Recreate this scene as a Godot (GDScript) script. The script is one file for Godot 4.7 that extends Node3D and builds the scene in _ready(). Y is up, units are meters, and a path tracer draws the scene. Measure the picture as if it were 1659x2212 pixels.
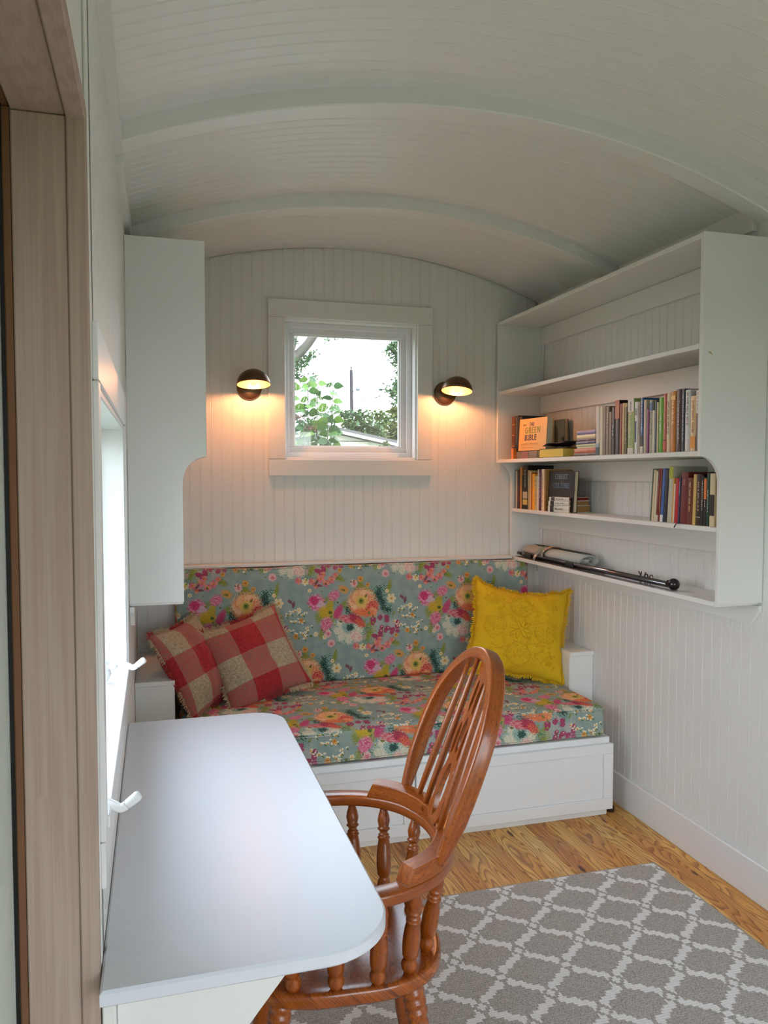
extends Node3D
# A small arched-roof cabin: built-in bench, desk, chair and shelves.  Metres, y up.
# The photograph was taken at (0, 1.5, 0), looking towards -z and a little to the right.

const XL := -0.09      # inner face of the left wall
const XR := 2.02       # inner face of the right wall
const ZB := -3.90      # inner face of the back wall
const ZF := 0.90       # inner face of the wall behind the camera
const ARC_X := 0.968   # axis of the barrel ceiling
const ARC_R := 2.75
const ARC_TOP := 2.632
const BEAD := 0.0508

var M := {}
var cache := {}
var rng := RandomNumberGenerator.new()
var nz := FastNoiseLite.new()
var taken := {}

func _ready():
	rng.seed = 7
	nz.seed = 11
	nz.noise_type = FastNoiseLite.TYPE_SIMPLEX
	nz.frequency = 1.0
	nz.fractal_type = FastNoiseLite.FRACTAL_NONE
	set_camera_and_light()
	make_materials()
	build_room()
	build_back_window()
	build_left_window()
	build_door_frame()
	build_added_rear_doors()
	build_shelf_unit("wall_bookcase", "white open bookcase with five shelves on the right wall", XR, 1.0, -2.24, -3.885)
	build_shelf_unit("wall_cupboard_shelves", "white shelf unit with scooped end panel on the left wall", XL, -1.0, -2.82, -3.885)
	build_bench()
	build_cushions()
	build_pillows()
	build_desk()
	build_chair()
	build_rug()
	build_sconces()
	build_books()
	build_shelf_things()
	build_outside()

# ------------------------------------------------------------------ camera, sky, exposure
func set_camera_and_light():
	var cam := Camera3D.new()
	cam.name = "camera"
	add_child(cam)
	cam.position = Vector3(0, 1.5, 0)
	cam.rotation_degrees = Vector3(-2.716, -16.219, 0)
	cam.fov = 66.08
	cam.near = 0.02
	cam.far = 200.0
	cam.current = true
	var sm := ProceduralSkyMaterial.new()   # bright overcast
	sm.sky_top_color = Color(0.86, 0.93, 1.0)
	sm.sky_horizon_color = Color(0.97, 0.985, 1.0)
	sm.sky_curve = 0.2
	sm.ground_bottom_color = Color(0.42, 0.46, 0.38)
	sm.ground_horizon_color = Color(0.97, 0.985, 1.0)
	sm.ground_curve = 0.02
	sm.sun_angle_max = 1.0
	var sky := Sky.new()
	sky.sky_material = sm
	var env := Environment.new()
	env.background_mode = Environment.BG_SKY
	env.sky = sky
	env.background_energy_multiplier = 6.6
	env.tonemap_mode = Environment.TONE_MAPPER_LINEAR
	env.tonemap_exposure = 1.2
	env.sdfgi_enabled = true
	env.ssao_enabled = true
	env.ssil_enabled = true
	var we := WorldEnvironment.new()
	we.name = "world_environment"
	we.environment = env
	add_child(we)

# ------------------------------------------------------------------ small helpers
func numbered(called: String) -> String:
	if not taken.has(called):
		taken[called] = 0
		return called
	taken[called] += 1
	return "%s_%03d" % [called, taken[called]]

func tag(o, label: String, category: String, group := ""):
	o.set_meta("label", label)
	o.set_meta("category", category)
	if group != "":
		o.set_meta("group", group)
	return o

func thing(called: String, label: String, category: String, at := Vector3.ZERO, rot := Vector3.ZERO, group := "") -> Node3D:
	var o := Node3D.new()
	o.name = numbered(called)
	add_child(o)
	o.position = at
	o.rotation = rot
	tag(o, label, category, group)
	return o

func setting(called: String) -> Node3D:
	var o := Node3D.new()
	o.name = called
	add_child(o)
	o.set_meta("kind", "structure")
	return o

func mi(called: String, mesh: Mesh, mat: Material, parent: Node, at := Vector3.ZERO, rot := Vector3.ZERO) -> MeshInstance3D:
	var o := MeshInstance3D.new()
	o.name = called
	o.mesh = mesh
	o.material_override = mat
	parent.add_child(o, true)
	o.position = at
	o.rotation = rot
	o.cast_shadow = GeometryInstance3D.SHADOW_CASTING_SETTING_ON
	return o

# box given by its two corners, with chamfered edges
func bar(called: String, parent: Node, a: Vector3, b: Vector3, mat: Material, ch := 0.002) -> MeshInstance3D:
	var lo := Vector3(min(a.x, b.x), min(a.y, b.y), min(a.z, b.z))
	var hi := Vector3(max(a.x, b.x), max(a.y, b.y), max(a.z, b.z))
	return mi(called, cbox(hi - lo, ch), mat, parent, (lo + hi) * 0.5)

func S(smooth := false) -> SurfaceTool:
	var st := SurfaceTool.new()
	st.begin(Mesh.PRIMITIVE_TRIANGLES)
	st.set_smooth_group(0 if smooth else -1)
	return st

func done(st: SurfaceTool) -> ArrayMesh:
	st.generate_normals()
	st.index()
	return st.commit()

func v(st: SurfaceTool, p: Vector3, uv := Vector2.ZERO):
	st.set_uv(uv)
	st.add_vertex(p)

# a, b, c run counter-clockwise seen from outside
func tri(st, a, b, c, ua := Vector2.ZERO, ub := Vector2.ZERO, uc := Vector2.ZERO):
	v(st, a, ua)
	v(st, c, uc)
	v(st, b, ub)

func quad(st, a, b, c, d, ua := Vector2.ZERO, ub := Vector2.ZERO, uc := Vector2.ZERO, ud := Vector2.ZERO):
	tri(st, a, b, c, ua, ub, uc)
	tri(st, a, c, d, ua, uc, ud)

# convex polygon turned to face away from the point o
func facet(st, pts: Array, o: Vector3):
	var n: Vector3 = (pts[1] - pts[0]).cross(pts[2] - pts[0])
	var p := pts.duplicate()
	if n.dot(pts[0] - o) < 0.0:
		p.reverse()
	for i in range(1, p.size() - 1):
		tri(st, p[0], p[i], p[i + 1])

func add_cbox(st: SurfaceTool, c: Vector3, size: Vector3, ch := 0.002):
	var h := size * 0.5
	var k: float = min(ch, min(h.x, min(h.y, h.z)) * 0.9)
	var X := {}
	var Y := {}
	var Z := {}
	for sx in [-1, 1]:
		for sy in [-1, 1]:
			for sz in [-1, 1]:
				var key := Vector3i(sx, sy, sz)
				X[key] = c + Vector3(sx * h.x, sy * (h.y - k), sz * (h.z - k))
				Y[key] = c + Vector3(sx * (h.x - k), sy * h.y, sz * (h.z - k))
				Z[key] = c + Vector3(sx * (h.x - k), sy * (h.y - k), sz * h.z)
	for s in [-1, 1]:
		facet(st, [X[Vector3i(s, -1, -1)], X[Vector3i(s, 1, -1)], X[Vector3i(s, 1, 1)], X[Vector3i(s, -1, 1)]], c)
		facet(st, [Y[Vector3i(-1, s, -1)], Y[Vector3i(1, s, -1)], Y[Vector3i(1, s, 1)], Y[Vector3i(-1, s, 1)]], c)
		facet(st, [Z[Vector3i(-1, -1, s)], Z[Vector3i(1, -1, s)], Z[Vector3i(1, 1, s)], Z[Vector3i(-1, 1, s)]], c)
		for t in [-1, 1]:
			facet(st, [X[Vector3i(s, t, -1)], X[Vector3i(s, t, 1)], Y[Vector3i(s, t, 1)], Y[Vector3i(s, t, -1)]], c)
			facet(st, [X[Vector3i(s, -1, t)], X[Vector3i(s, 1, t)], Z[Vector3i(s, 1, t)], Z[Vector3i(s, -1, t)]], c)
			facet(st, [Y[Vector3i(-1, s, t)], Y[Vector3i(1, s, t)], Z[Vector3i(1, s, t)], Z[Vector3i(-1, s, t)]], c)
			for w in [-1, 1]:
				var key := Vector3i(s, t, w)
				facet(st, [X[key], Y[key], Z[key]], c)

func cbox(size: Vector3, ch := 0.002) -> ArrayMesh:
	var key := "b%s%s" % [size.snapped(Vector3.ONE * 0.0001), ch]
	if not cache.has(key):
		var st := S()
		add_cbox(st, Vector3.ZERO, size, ch)
		cache[key] = done(st)
	return cache[key]

# polygon in the xy plane, extruded along z from -d/2 to d/2, edges eased by ch
func prism(poly: Array, d: float, ch := 0.0015) -> ArrayMesh:
	var st := S()
	add_prism(st, poly, d, ch, Transform3D.IDENTITY)
	return done(st)

func add_prism(st: SurfaceTool, poly_in: Array, d: float, ch: float, xf: Transform3D):
	var p := PackedVector2Array(poly_in)
	if Geometry2D.is_polygon_clockwise(p):
		p.reverse()
	var n := p.size()
	var inner := PackedVector2Array()
	for i in n:
		var e0 := (p[i] - p[(i + n - 1) % n]).normalized()
		var e1 := (p[(i + 1) % n] - p[i]).normalized()
		var n0 := Vector2(-e0.y, e0.x)
		var n1 := Vector2(-e1.y, e1.x)
		var m := (n0 + n1)
		m = m / max(0.3, m.length_squared()) * 2.0
		inner.append(p[i] + m * ch)
	var t := Geometry2D.triangulate_polygon(p)
	for s in [-1.0, 1.0]:
		for i in range(0, t.size(), 3):
			var q := []
			for k in 3:
				var w: Vector2 = inner[t[i + k]]
				q.append(xf * Vector3(w.x, w.y, s * d * 0.5))
			var nn: Vector3 = (q[1] - q[0]).cross(q[2] - q[0])
			if nn.dot(xf.basis * Vector3(0, 0, s)) < 0.0:
				tri(st, q[0], q[2], q[1])
			else:
				tri(st, q[0], q[1], q[2])
	for i in n:
		var j := (i + 1) % n
		var rings := []
		for s in [-1.0, 1.0]:
			var zz: float = d * 0.5 - ch
			var r1 := [xf * Vector3(inner[i].x, inner[i].y, s * d * 0.5), xf * Vector3(inner[j].x, inner[j].y, s * d * 0.5)]
			var r2 := [xf * Vector3(p[i].x, p[i].y, s * zz), xf * Vector3(p[j].x, p[j].y, s * zz)]
			if s < 0:
				rings.append(r1)
				rings.append(r2)
			else:
				rings.append(r2)
				rings.append(r1)
		for k in 3:
			quad(st, rings[k][0], rings[k][1], rings[k + 1][1], rings[k + 1][0])

# surface of revolution about y; profile entries are Vector2(radius, y), bottom to top
func add_lathe(st: SurfaceTool, prof: Array, seg := 20, xf := Transform3D.IDENTITY):
	for i in prof.size() - 1:
		var a: Vector2 = prof[i]
		var b: Vector2 = prof[i + 1]
		for k in seg:
			var t0 := TAU * k / seg
			var t1 := TAU * (k + 1) / seg
			var c0 := Vector3(cos(t0), 0, -sin(t0))
			var c1 := Vector3(cos(t1), 0, -sin(t1))
			var u0 := float(k) / seg * 0.12
			var u1 := float(k + 1) / seg * 0.12
			var pa := xf * (c0 * a.x + Vector3(0, a.y, 0))
			var pb := xf * (c1 * a.x + Vector3(0, a.y, 0))
			var pc := xf * (c1 * b.x + Vector3(0, b.y, 0))
			var pd := xf * (c0 * b.x + Vector3(0, b.y, 0))
			if a.x > 0.00001:
				tri(st, pa, pb, pc, Vector2(u0, a.y), Vector2(u1, a.y), Vector2(u1, b.y))
			if b.x > 0.00001:
				tri(st, pa, pc, pd, Vector2(u0, a.y), Vector2(u1, b.y), Vector2(u0, b.y))

func lathe(prof: Array, seg := 20) -> ArrayMesh:
	var st := S(true)
	add_lathe(st, prof, seg)
	return done(st)

# a section (Vector2: side, up) carried along a path; up vectors one for each point
func add_sweep(st: SurfaceTool, path: Array, ups: Array, sections: Array, capped := true, closed := false):
	var n := path.size()
	var rings := []
	var run := 0.0
	var lens := []
	for i in n:
		var a: Vector3 = path[max(i - 1, 0)] if not closed else path[(i + n - 1) % n]
		var b: Vector3 = path[min(i + 1, n - 1)] if not closed else path[(i + 1) % n]
		var t := (b - a).normalized()
		var up: Vector3 = ups[i] if ups.size() > 1 else ups[0]
		var side := t.cross(up).normalized()
		up = side.cross(t).normalized()
		var sec: Array = sections[i] if sections.size() > 1 else sections[0]
		var ring := []
		for q in sec:
			ring.append(path[i] + side * q.x + up * q.y)
		rings.append(ring)
		if i > 0:
			run += path[i].distance_to(path[i - 1])
		lens.append(run)
	var m: int = rings[0].size()
	var girth := [0.0]
	for k in m:
		girth.append(girth[k] + rings[n / 2][k].distance_to(rings[n / 2][(k + 1) % m]))
	for i in (n if closed else n - 1):
		var j := (i + 1) % n
		for k in m:
			var l := (k + 1) % m
			quad(st, rings[i][k], rings[i][l], rings[j][l], rings[j][k], Vector2(girth[k], lens[i]), Vector2(girth[k + 1], lens[i]), Vector2(girth[k + 1], lens[j]), Vector2(girth[k], lens[j]))
	if capped and not closed:
		for e in [0, n - 1]:
			var c := Vector3.ZERO
			for q in rings[e]:
				c += q
			c /= m
			for k in m:
				var l := (k + 1) % m
				if e == 0:
					tri(st, c, rings[e][l], rings[e][k], Vector2.ZERO, Vector2(0.01, 0), Vector2(0, 0.01))
				else:
					tri(st, c, rings[e][k], rings[e][l], Vector2.ZERO, Vector2(0.01, 0), Vector2(0, 0.01))

func circle_sec(r: float, seg := 10) -> Array:
	var a := []
	for k in seg:
		a.append(Vector2(cos(TAU * k / seg), sin(TAU * k / seg)) * r)
	return a

func round_rect(w: float, h: float, r: float, n := 3) -> Array:
	var a := []
	for c in [[1, 1, 0.0], [-1, 1, PI / 2], [-1, -1, PI], [1, -1, PI * 1.5]]:
		for k in n + 1:
			var t: float = c[2] + PI / 2 * k / n
			a.append(Vector2(c[0] * (w * 0.5 - r) + cos(t) * r, c[1] * (h * 0.5 - r) + sin(t) * r))
	return a

func tube(path: Array, r, seg := 10, up := Vector3.UP) -> ArrayMesh:
	var st := S(true)
	add_tube(st, path, r, seg, up)
	return done(st)

func add_tube(st, path: Array, r, seg := 10, up := Vector3.UP):
	var secs := []
	if r is Array:
		for x in r:
			secs.append(circle_sec(x, seg))
	else:
		secs.append(circle_sec(r, seg))
	add_sweep(st, path, [up], secs)

func spline(pts: Array, per := 6) -> Array:
	var out := []
	for i in pts.size() - 1:
		var p0 = pts[max(i - 1, 0)]
		var p1 = pts[i]
		var p2 = pts[i + 1]
		var p3 = pts[min(i + 2, pts.size() - 1)]
		for k in per:
			var t := float(k) / per
			out.append(0.5 * ((2.0 * p1) + (p2 - p0) * t + (2.0 * p0 - 5.0 * p1 + 4.0 * p2 - p3) * t * t + (3.0 * p1 - p0 - 3.0 * p2 + p3) * t * t * t))
	out.append(pts[-1])
	return out

# soft box: corners rounded by r, surface pushed out by bulge (Callable point -> Vector3)
func soft_box(size: Vector3, r: float, step: float, bulge: Callable) -> ArrayMesh:
	var st := S(true)
	var h := size * 0.5
	var marks := []
	for ax in 3:
		var a := [-h[ax], -h[ax] + r * 0.35, -h[ax] + r * 0.7, -h[ax] + r]
		var inner: float = 2.0 * (h[ax] - r)
		var n: int = max(1, int(round(inner / step)))
		for k in range(1, n):
			a.append(-h[ax] + r + inner * k / n)
		a.append_array([h[ax] - r, h[ax] - r * 0.7, h[ax] - r * 0.35, h[ax]])
		marks.append(a)
	for ax in 3:
		var b := (ax + 1) % 3
		var c := (ax + 2) % 3
		for s in [-1.0, 1.0]:
			for i in marks[b].size() - 1:
				for j in marks[c].size() - 1:
					var q := []
					for e in [[0, 0], [1, 0], [1, 1], [0, 1]]:
						var p := Vector3.ZERO
						p[ax] = s * h[ax]
						p[b] = marks[b][i + e[0]]
						p[c] = marks[c][j + e[1]]
						var core := p.clamp(-(h - Vector3.ONE * r), h - Vector3.ONE * r)
						var dd := p - core
						p = core + dd.normalized() * r
						q.append(p + bulge.call(p))
					if s > 0:
						quad(st, q[0], q[1], q[2], q[3])
					else:
						quad(st, q[0], q[3], q[2], q[1])
	return done(st)

# ------------------------------------------------------------------ materials
func mat(c: Color, rough := 0.6, metal := 0.0) -> StandardMaterial3D:
	var m := StandardMaterial3D.new()
	m.albedo_color = c
	m.roughness = rough
	m.metallic = metal
	return m

func flat(c: Color, rough := 0.6) -> StandardMaterial3D:
	var key := "c%s%s" % [c.to_html(), rough]
	if not cache.has(key):
		cache[key] = mat(c, rough)
	return cache[key]

func rgb(r: int, g: int, b: int) -> Color:
	return Color8(r, g, b)

func tex(img: Image) -> ImageTexture:
	img.generate_mipmaps()
	return ImageTexture.create_from_image(img)

func make_materials():
	M.paint = mat(rgb(237, 238, 234), 0.42)
	M.wall = mat(rgb(235, 235, 231), 0.5)
	M.gloss = mat(rgb(240, 241, 241), 0.28)
	M.desk = mat(rgb(226, 231, 240), 0.32)
	M.plastic = mat(rgb(245, 246, 248), 0.25)
	M.primed = mat(Color.WHITE, 0.7)
	M.primed.albedo_texture = streak_texture(rgb(188, 168, 154), rgb(176, 153, 140), 3)
	M.primed.uv1_triplanar = true
	M.primed.uv1_scale = Vector3(6, 0.8, 6)
	M.rust_wood = mat(rgb(122, 84, 56), 0.75)
	M.black = mat(rgb(18, 18, 19), 0.5)
	M.outer = mat(rgb(214, 222, 214), 0.6)
	M.bronze = mat(rgb(112, 86, 66), 0.34, 0.8)
	M.shade_inside = mat(rgb(196, 150, 104), 0.4, 0.4)
	M.steel = mat(rgb(120, 120, 124), 0.18, 1.0)
	M.gunmetal = mat(rgb(70, 68, 72), 0.22, 0.9)
	M.glass = mat(Color(0.93, 0.97, 0.97, 0.06), 0.02)
	M.glass.transparency = BaseMaterial3D.TRANSPARENCY_ALPHA
	M.clear = mat(Color(0.9, 0.92, 0.95, 0.22), 0.05)
	M.clear.transparency = BaseMaterial3D.TRANSPARENCY_ALPHA
	M.pages = mat(rgb(214, 200, 170), 0.9)
	M.floral = mat(Color.WHITE, 0.9)
	M.floral.albedo_texture = floral_texture()
	M.floral.uv1_triplanar = true
	M.floral.uv1_triplanar_sharpness = 12.0
	M.floral.uv1_scale = Vector3(1.0 / 0.57, 1.0 / 0.67, 1.0 / 0.67)
	M.piping = mat(rgb(120, 134, 118), 0.9)
	M.gingham = mat(Color.WHITE, 0.92)
	M.gingham.albedo_texture = gingham_texture()
	M.gingham.rim_enabled = true
	M.gingham.rim = 0.2
	M.fringe_red = mat(rgb(176, 62, 62), 0.95)
	M.fringe_tan = mat(rgb(196, 172, 138), 0.95)
	M.yellow = mat(rgb(230, 186, 22), 0.92)
	M.yellow.heightmap_enabled = true
	M.yellow.heightmap_texture = slub_texture()
	M.yellow.heightmap_scale = 0.25
	M.yellow_fringe = mat(rgb(230, 186, 22), 0.95)
	var oak := wood_texture(256, 512, [Color8(188, 100, 28), Color8(152, 72, 16), Color8(82, 36, 8)], 5, 22.0)
	M.oak = mat(Color.WHITE, 0.3)
	M.oak.albedo_texture = oak
	M.oak.uv1_scale = Vector3(9.0, 1.9, 1.0)
	M.oak.clearcoat_enabled = true
	M.oak.clearcoat = 0.5
	M.oak.clearcoat_roughness = 0.18
	M.oak_seat = M.oak.duplicate()
	M.oak_seat.uv1_scale = Vector3(3.2, 1.6, 1.0)
	M.oak_seat.roughness = 0.24
	M.floor = []
	var pine := wood_texture(512, 1024, [Color8(250, 206, 126), Color8(230, 170, 90), Color8(140, 80, 32)], 21, 12.0, [[0.12, 0.2, 9.0], [0.4, 0.55, 7.0], [0.7, 0.3, 10.0], [0.86, 0.78, 8.0], [0.3, 0.88, 6.0]])
	for t in [Color8(255, 255, 255), Color8(240, 220, 196), Color8(255, 250, 232), Color8(222, 192, 160)]:
		var f := mat(t, 0.34)
		f.albedo_texture = pine
		f.uv1_scale = Vector3(1.0 / 0.5, 1.0 / 1.9, 1.0)
		M.floor.append(f)
	M.rug = mat(Color.WHITE, 0.95)
	M.rug.albedo_texture = rug_texture()
	M.rug.uv1_scale = Vector3(1.0 / 0.86, 1.0 / 0.86, 1.0)
	M.rug_edge = mat(rgb(172, 166, 158), 0.95)
	M.striped = mat(Color.WHITE, 0.9)
	M.striped.albedo_texture = stripe_texture()

func streak_texture(a: Color, b: Color, sd: int) -> ImageTexture:
	var w := 128
	var h := 256
	var img := Image.create_empty(w, h, false, Image.FORMAT_RGB8)
	nz.seed = sd
	for y in h:
		for x in w:
			var t := nz.get_noise_2d(x * 0.25, y * 0.012) * 0.35 + nz.get_noise_2d(x * 0.05, y * 0.01 + 40.0) * 0.5 + 0.5
			img.set_pixel(x, y, a.lerp(b, clamp(t, 0.0, 1.0)))
	return tex(img)

# growth rings cut by the surface: dark late wood lines on a paler ground, running along v
func wood_texture(w: int, h: int, cols: Array, sd: int, rings: float, knots := []) -> ImageTexture:
	var img := Image.create_empty(w, h, false, Image.FORMAT_RGB8)
	nz.seed = sd
	for y in h:
		var fy := float(y) / h
		for x in w:
			var fx := float(x) / w
			var warp := nz.get_noise_2d(fx * 5.0, fy * 2.6) * 0.2 + nz.get_noise_2d(fx * 14.0 + 9.0, fy * 9.0) * 0.025
			var core := 0.0
			for k in knots:
				var dx: float = (fx - k[0]) * w / k[2]
				var dy: float = (fy - k[1]) * h / (k[2] * 1.7)
				var dd := dx * dx + dy * dy
				if dd < 30.0:
					warp += 0.11 * exp(-dd * 0.22) * (1.0 if k[0] < 0.5 else -1.0)
					core = max(core, clamp(1.4 - dd, 0.0, 1.0))
			var q := fposmod((fx + warp) * rings, 1.0)
			var line: float = pow(q, 3.0) if q < 0.9 else (1.0 - q) * 7.0
			var pore := nz.get_noise_2d(fx * 190.0, fy * 16.0 + 77.0)
			var tone := nz.get_noise_2d(fx * 7.0 + 31.0, fy * 1.2) * 0.5 + 0.5
			var c: Color = cols[0].lerp(cols[1], clamp(tone * 0.8 + max(pore, 0.0) * 0.35, 0.0, 1.0))
			c = c.lerp(cols[2], clamp(line * 0.95, 0.0, 0.9))
			img.set_pixel(x, y, c.lerp(Color8(84, 44, 22), core * 0.85))
	return tex(img)

func gingham_texture() -> ImageTexture:
	var n := 256
	var img := Image.create_empty(n, n, false, Image.FORMAT_RGB8)
	nz.seed = 5
	for y in n:
		for x in n:
			var a := 1 if x < n / 2 else 0
			var b := 1 if y < n / 2 else 0
			var c: Color
			var thread := nz.get_noise_2d(x * 0.9, y * 0.05) * 0.5 + nz.get_noise_2d(x * 0.05, y * 0.9 + 50.0) * 0.5
			if a + b == 2:
				c = Color8(190, 44, 48)
			elif a + b == 0:
				c = Color8(196, 178, 146)
			else:
				c = Color8(186, 84, 80).lerp(Color8(206, 168, 140), clamp(0.28 + thread * 1.3, 0.0, 1.0))
			c = c.darkened(clamp(0.12 + thread * 0.3, 0.0, 0.5)) if thread > -0.4 else c
			img.set_pixel(x, y, c)
	return tex(img)

func stripe_texture() -> ImageTexture:
	var img := Image.create_empty(64, 64, false, Image.FORMAT_RGB8)
	for y in 64:
		for x in 64:
			var on := (y / 8) % 2 == 0
			img.set_pixel(x, y, Color8(226, 224, 214) if on else Color8(150, 158, 152))
	return tex(img)

# cotton slub for the yellow cover
func slub_texture() -> ImageTexture:
	var n := 256
	var img := Image.create_empty(n, n, false, Image.FORMAT_RGB8)
	nz.seed = 9
	for y in n:
		for x in n:
			var q := 0.5 + nz.get_noise_2d(x * 0.3, y * 0.05) * 0.2 + nz.get_noise_2d(x * 0.05, y * 0.3 + 60.0) * 0.2 + nz.get_noise_2d(x * 0.4, y * 0.4) * 0.15
			img.set_pixel(x, y, Color(q, q, q))
	return tex(img)

# raised thread work on the pillow: rings, sprays and a central flower, corded onto the surface
func embroidery_mesh(a: float, b: float, th: float, sd: float) -> ArrayMesh:
	var strokes := []
	var c := Vector2(256, 256)
	for k in 8:
		var t := TAU * k / 8 + 0.2
		strokes.append([c + Vector2(cos(t), sin(t)) * 14.0, c + Vector2(cos(t), sin(t)) * 62.0, 9.0])
	for k in 4:
		var t := TAU * k / 4 + 0.0
		var o := c + Vector2(cos(t), sin(t)) * 140.0
		for j in 28:
			var s := TAU * j / 28
			var s2 := TAU * (j + 0.6) / 28
			strokes.append([o + Vector2(cos(s), sin(s)) * 62.0, o + Vector2(cos(s2), sin(s2)) * 62.0, 5.0])
			if j % 2 == 0:
				strokes.append([o + Vector2(cos(s), sin(s)) * 48.0, o + Vector2(cos(s2), sin(s2)) * 46.0, 4.0])
		for j in 5:
			var s := TAU * j / 5 + k
			strokes.append([o, o + Vector2(cos(s), sin(s)) * 30.0, 6.0])
	for k in 4:
		var t := TAU * k / 4 + PI / 4
		var o := c + Vector2(cos(t), sin(t)) * 235.0
		for j in 16:
			var s := TAU * j / 16
			strokes.append([o + Vector2(cos(s), sin(s)) * (24.0 + 18.0 * sin(s * 3.0)), o + Vector2(cos(s + 0.3), sin(s + 0.3)) * (26.0 + 18.0 * sin(s * 3.0)), 6.0])
		var prev := c + Vector2(cos(t), sin(t)) * 70.0
		for j in 10:
			var nx := c + Vector2(cos(t + 0.25 * sin(j * 0.9)), sin(t + 0.25 * sin(j * 0.9))) * (70.0 + j * 13.0)
			strokes.append([prev, nx, 5.0])
			strokes.append([nx, nx + Vector2(cos(j * 2.1), sin(j * 2.1)) * 18.0, 5.0])
			prev = nx
	rng.seed = 61
	for k in 90:
		var p := Vector2(rng.randf_range(30, 482), rng.randf_range(30, 482))
		var t := rng.randf() * TAU
		strokes.append([p, p + Vector2(cos(t), sin(t)) * rng.randf_range(5, 16), rng.randf_range(4.0, 7.0)])
	var st := S(true)
	for s in strokes:
		var path := []
		var rad := []
		for k in 5:
			var q: Vector2 = s[0].lerp(s[1], k / 4.0)
			var u: float = clamp((q.x - 256.0) / 256.0, -0.97, 0.97)
			var w: float = clamp((256.0 - q.y) / 256.0, -0.97, 0.97)
			var r: float = s[2] * 0.00085 * [0.6, 1.0, 1.1, 1.0, 0.6][k]
			path.append(pillow_point(u, w, a, b, th, 1.0, sd) + Vector3(0, 0, r * 0.45))
			rad.append(r)
		if path[0].distance_to(path[4]) > 0.0015:
			add_tube(st, path, rad, 6, Vector3.BACK)
	return done(st)

# woven trellis, four repeats of 0.215 m
func rug_texture() -> ImageTexture:
	var n := 768
	var img := Image.create_empty(n, n, false, Image.FORMAT_RGB8)
	nz.seed = 17
	var dark := Color8(196, 190, 184)
	var pale := Color8(250, 250, 249)
	for y in n:
		for x in n:
			# yarns are about two millimetres: the figure steps with them
			var sx := floorf(x / 6.0) * 6.0 + 3.0
			var sy := floorf(y / 9.0) * 9.0 + 4.5
			var p := sx / n * 4.0
			var q := sy / n * 4.0
			var s := p + q
			var d := p - q
			var fd: float = d - roundf(d)
			var fs: float = s - roundf(s)
			var wd := -0.02 * sin(TAU * s) + 0.03 * sin(TAU * 2.0 * s) + 0.042 * sin(TAU * 3.0 * s)
			var ws := -0.02 * sin(TAU * d) + 0.03 * sin(TAU * 2.0 * d) + 0.042 * sin(TAU * 3.0 * d)
			var e1: float = d - wd - roundf(d - wd)
			var e2: float = s - ws - roundf(s - ws)
			var on: bool = min(absf(e1), absf(e2)) < 0.088
			var node := maxf(absf(fd), absf(fs))
			if node < 0.145:
				on = node < 0.08
			var grain := nz.get_noise_2d(x * 0.9, y * 0.1) * 0.5 + nz.get_noise_2d(x * 0.7 + 90.0, y * 0.7) * 0.5
			var c := pale if on else dark
			var rib := 0.05 if (y / 4) % 2 == 0 else 0.0
			c = c.lightened(grain * 0.34) if grain > 0.0 else c.darkened(-grain * (0.12 if on else 0.5))
			img.set_pixel(x, y, c.darkened(rib))
	return tex(img)

# ---- the printed fabric: one bouquet, repeated half-drop
var fl_w := 512
var fl_h := 600
var fl := PackedColorArray()

func dab(cx: float, cy: float, rx: float, ry: float, ang: float, c0: Color, c1: Color, rag := 0.5, alpha := 0.92):
	var k := fl_w / 1040.0
	rx *= k * 1.12
	ry *= k * 1.12
	var R := int(max(rx, ry) * 1.35) + 2
	var ca := cos(ang)
	var sa := sin(ang)
	var so := cx * 0.37 + cy * 0.91
	for half in 2:
		var ox := cx * k + half * fl_w * 0.5
		var oy := cy * k * (600.0 / 512.0 * 1040.0 / 1220.0) + half * fl_h * 0.5
		for yy in range(-R, R + 1):
			for xx in range(-R, R + 1):
				var u := (xx * ca + yy * sa) / rx
				var w := (-xx * sa + yy * ca) / ry
				var d := u * u + w * w
				if d > 1.9:
					continue
				var nn := nz.get_noise_2d(xx * 0.13 + so, yy * 0.13)
				d += nn * rag
				if d < 1.0:
					var px := posmod(int(ox) + xx, fl_w)
					var py := posmod(int(oy) + yy, fl_h)
					var i := py * fl_w + px
					var t := nz.get_noise_2d(u * 1.7 + so, w * 4.2 + so) * 0.7 + 0.5
					fl[i] = fl[i].lerp(c0.lerp(c1, clamp(t, 0.0, 1.0)), alpha * clamp((1.0 - d) * 5.0, 0.0, 1.0))

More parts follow.
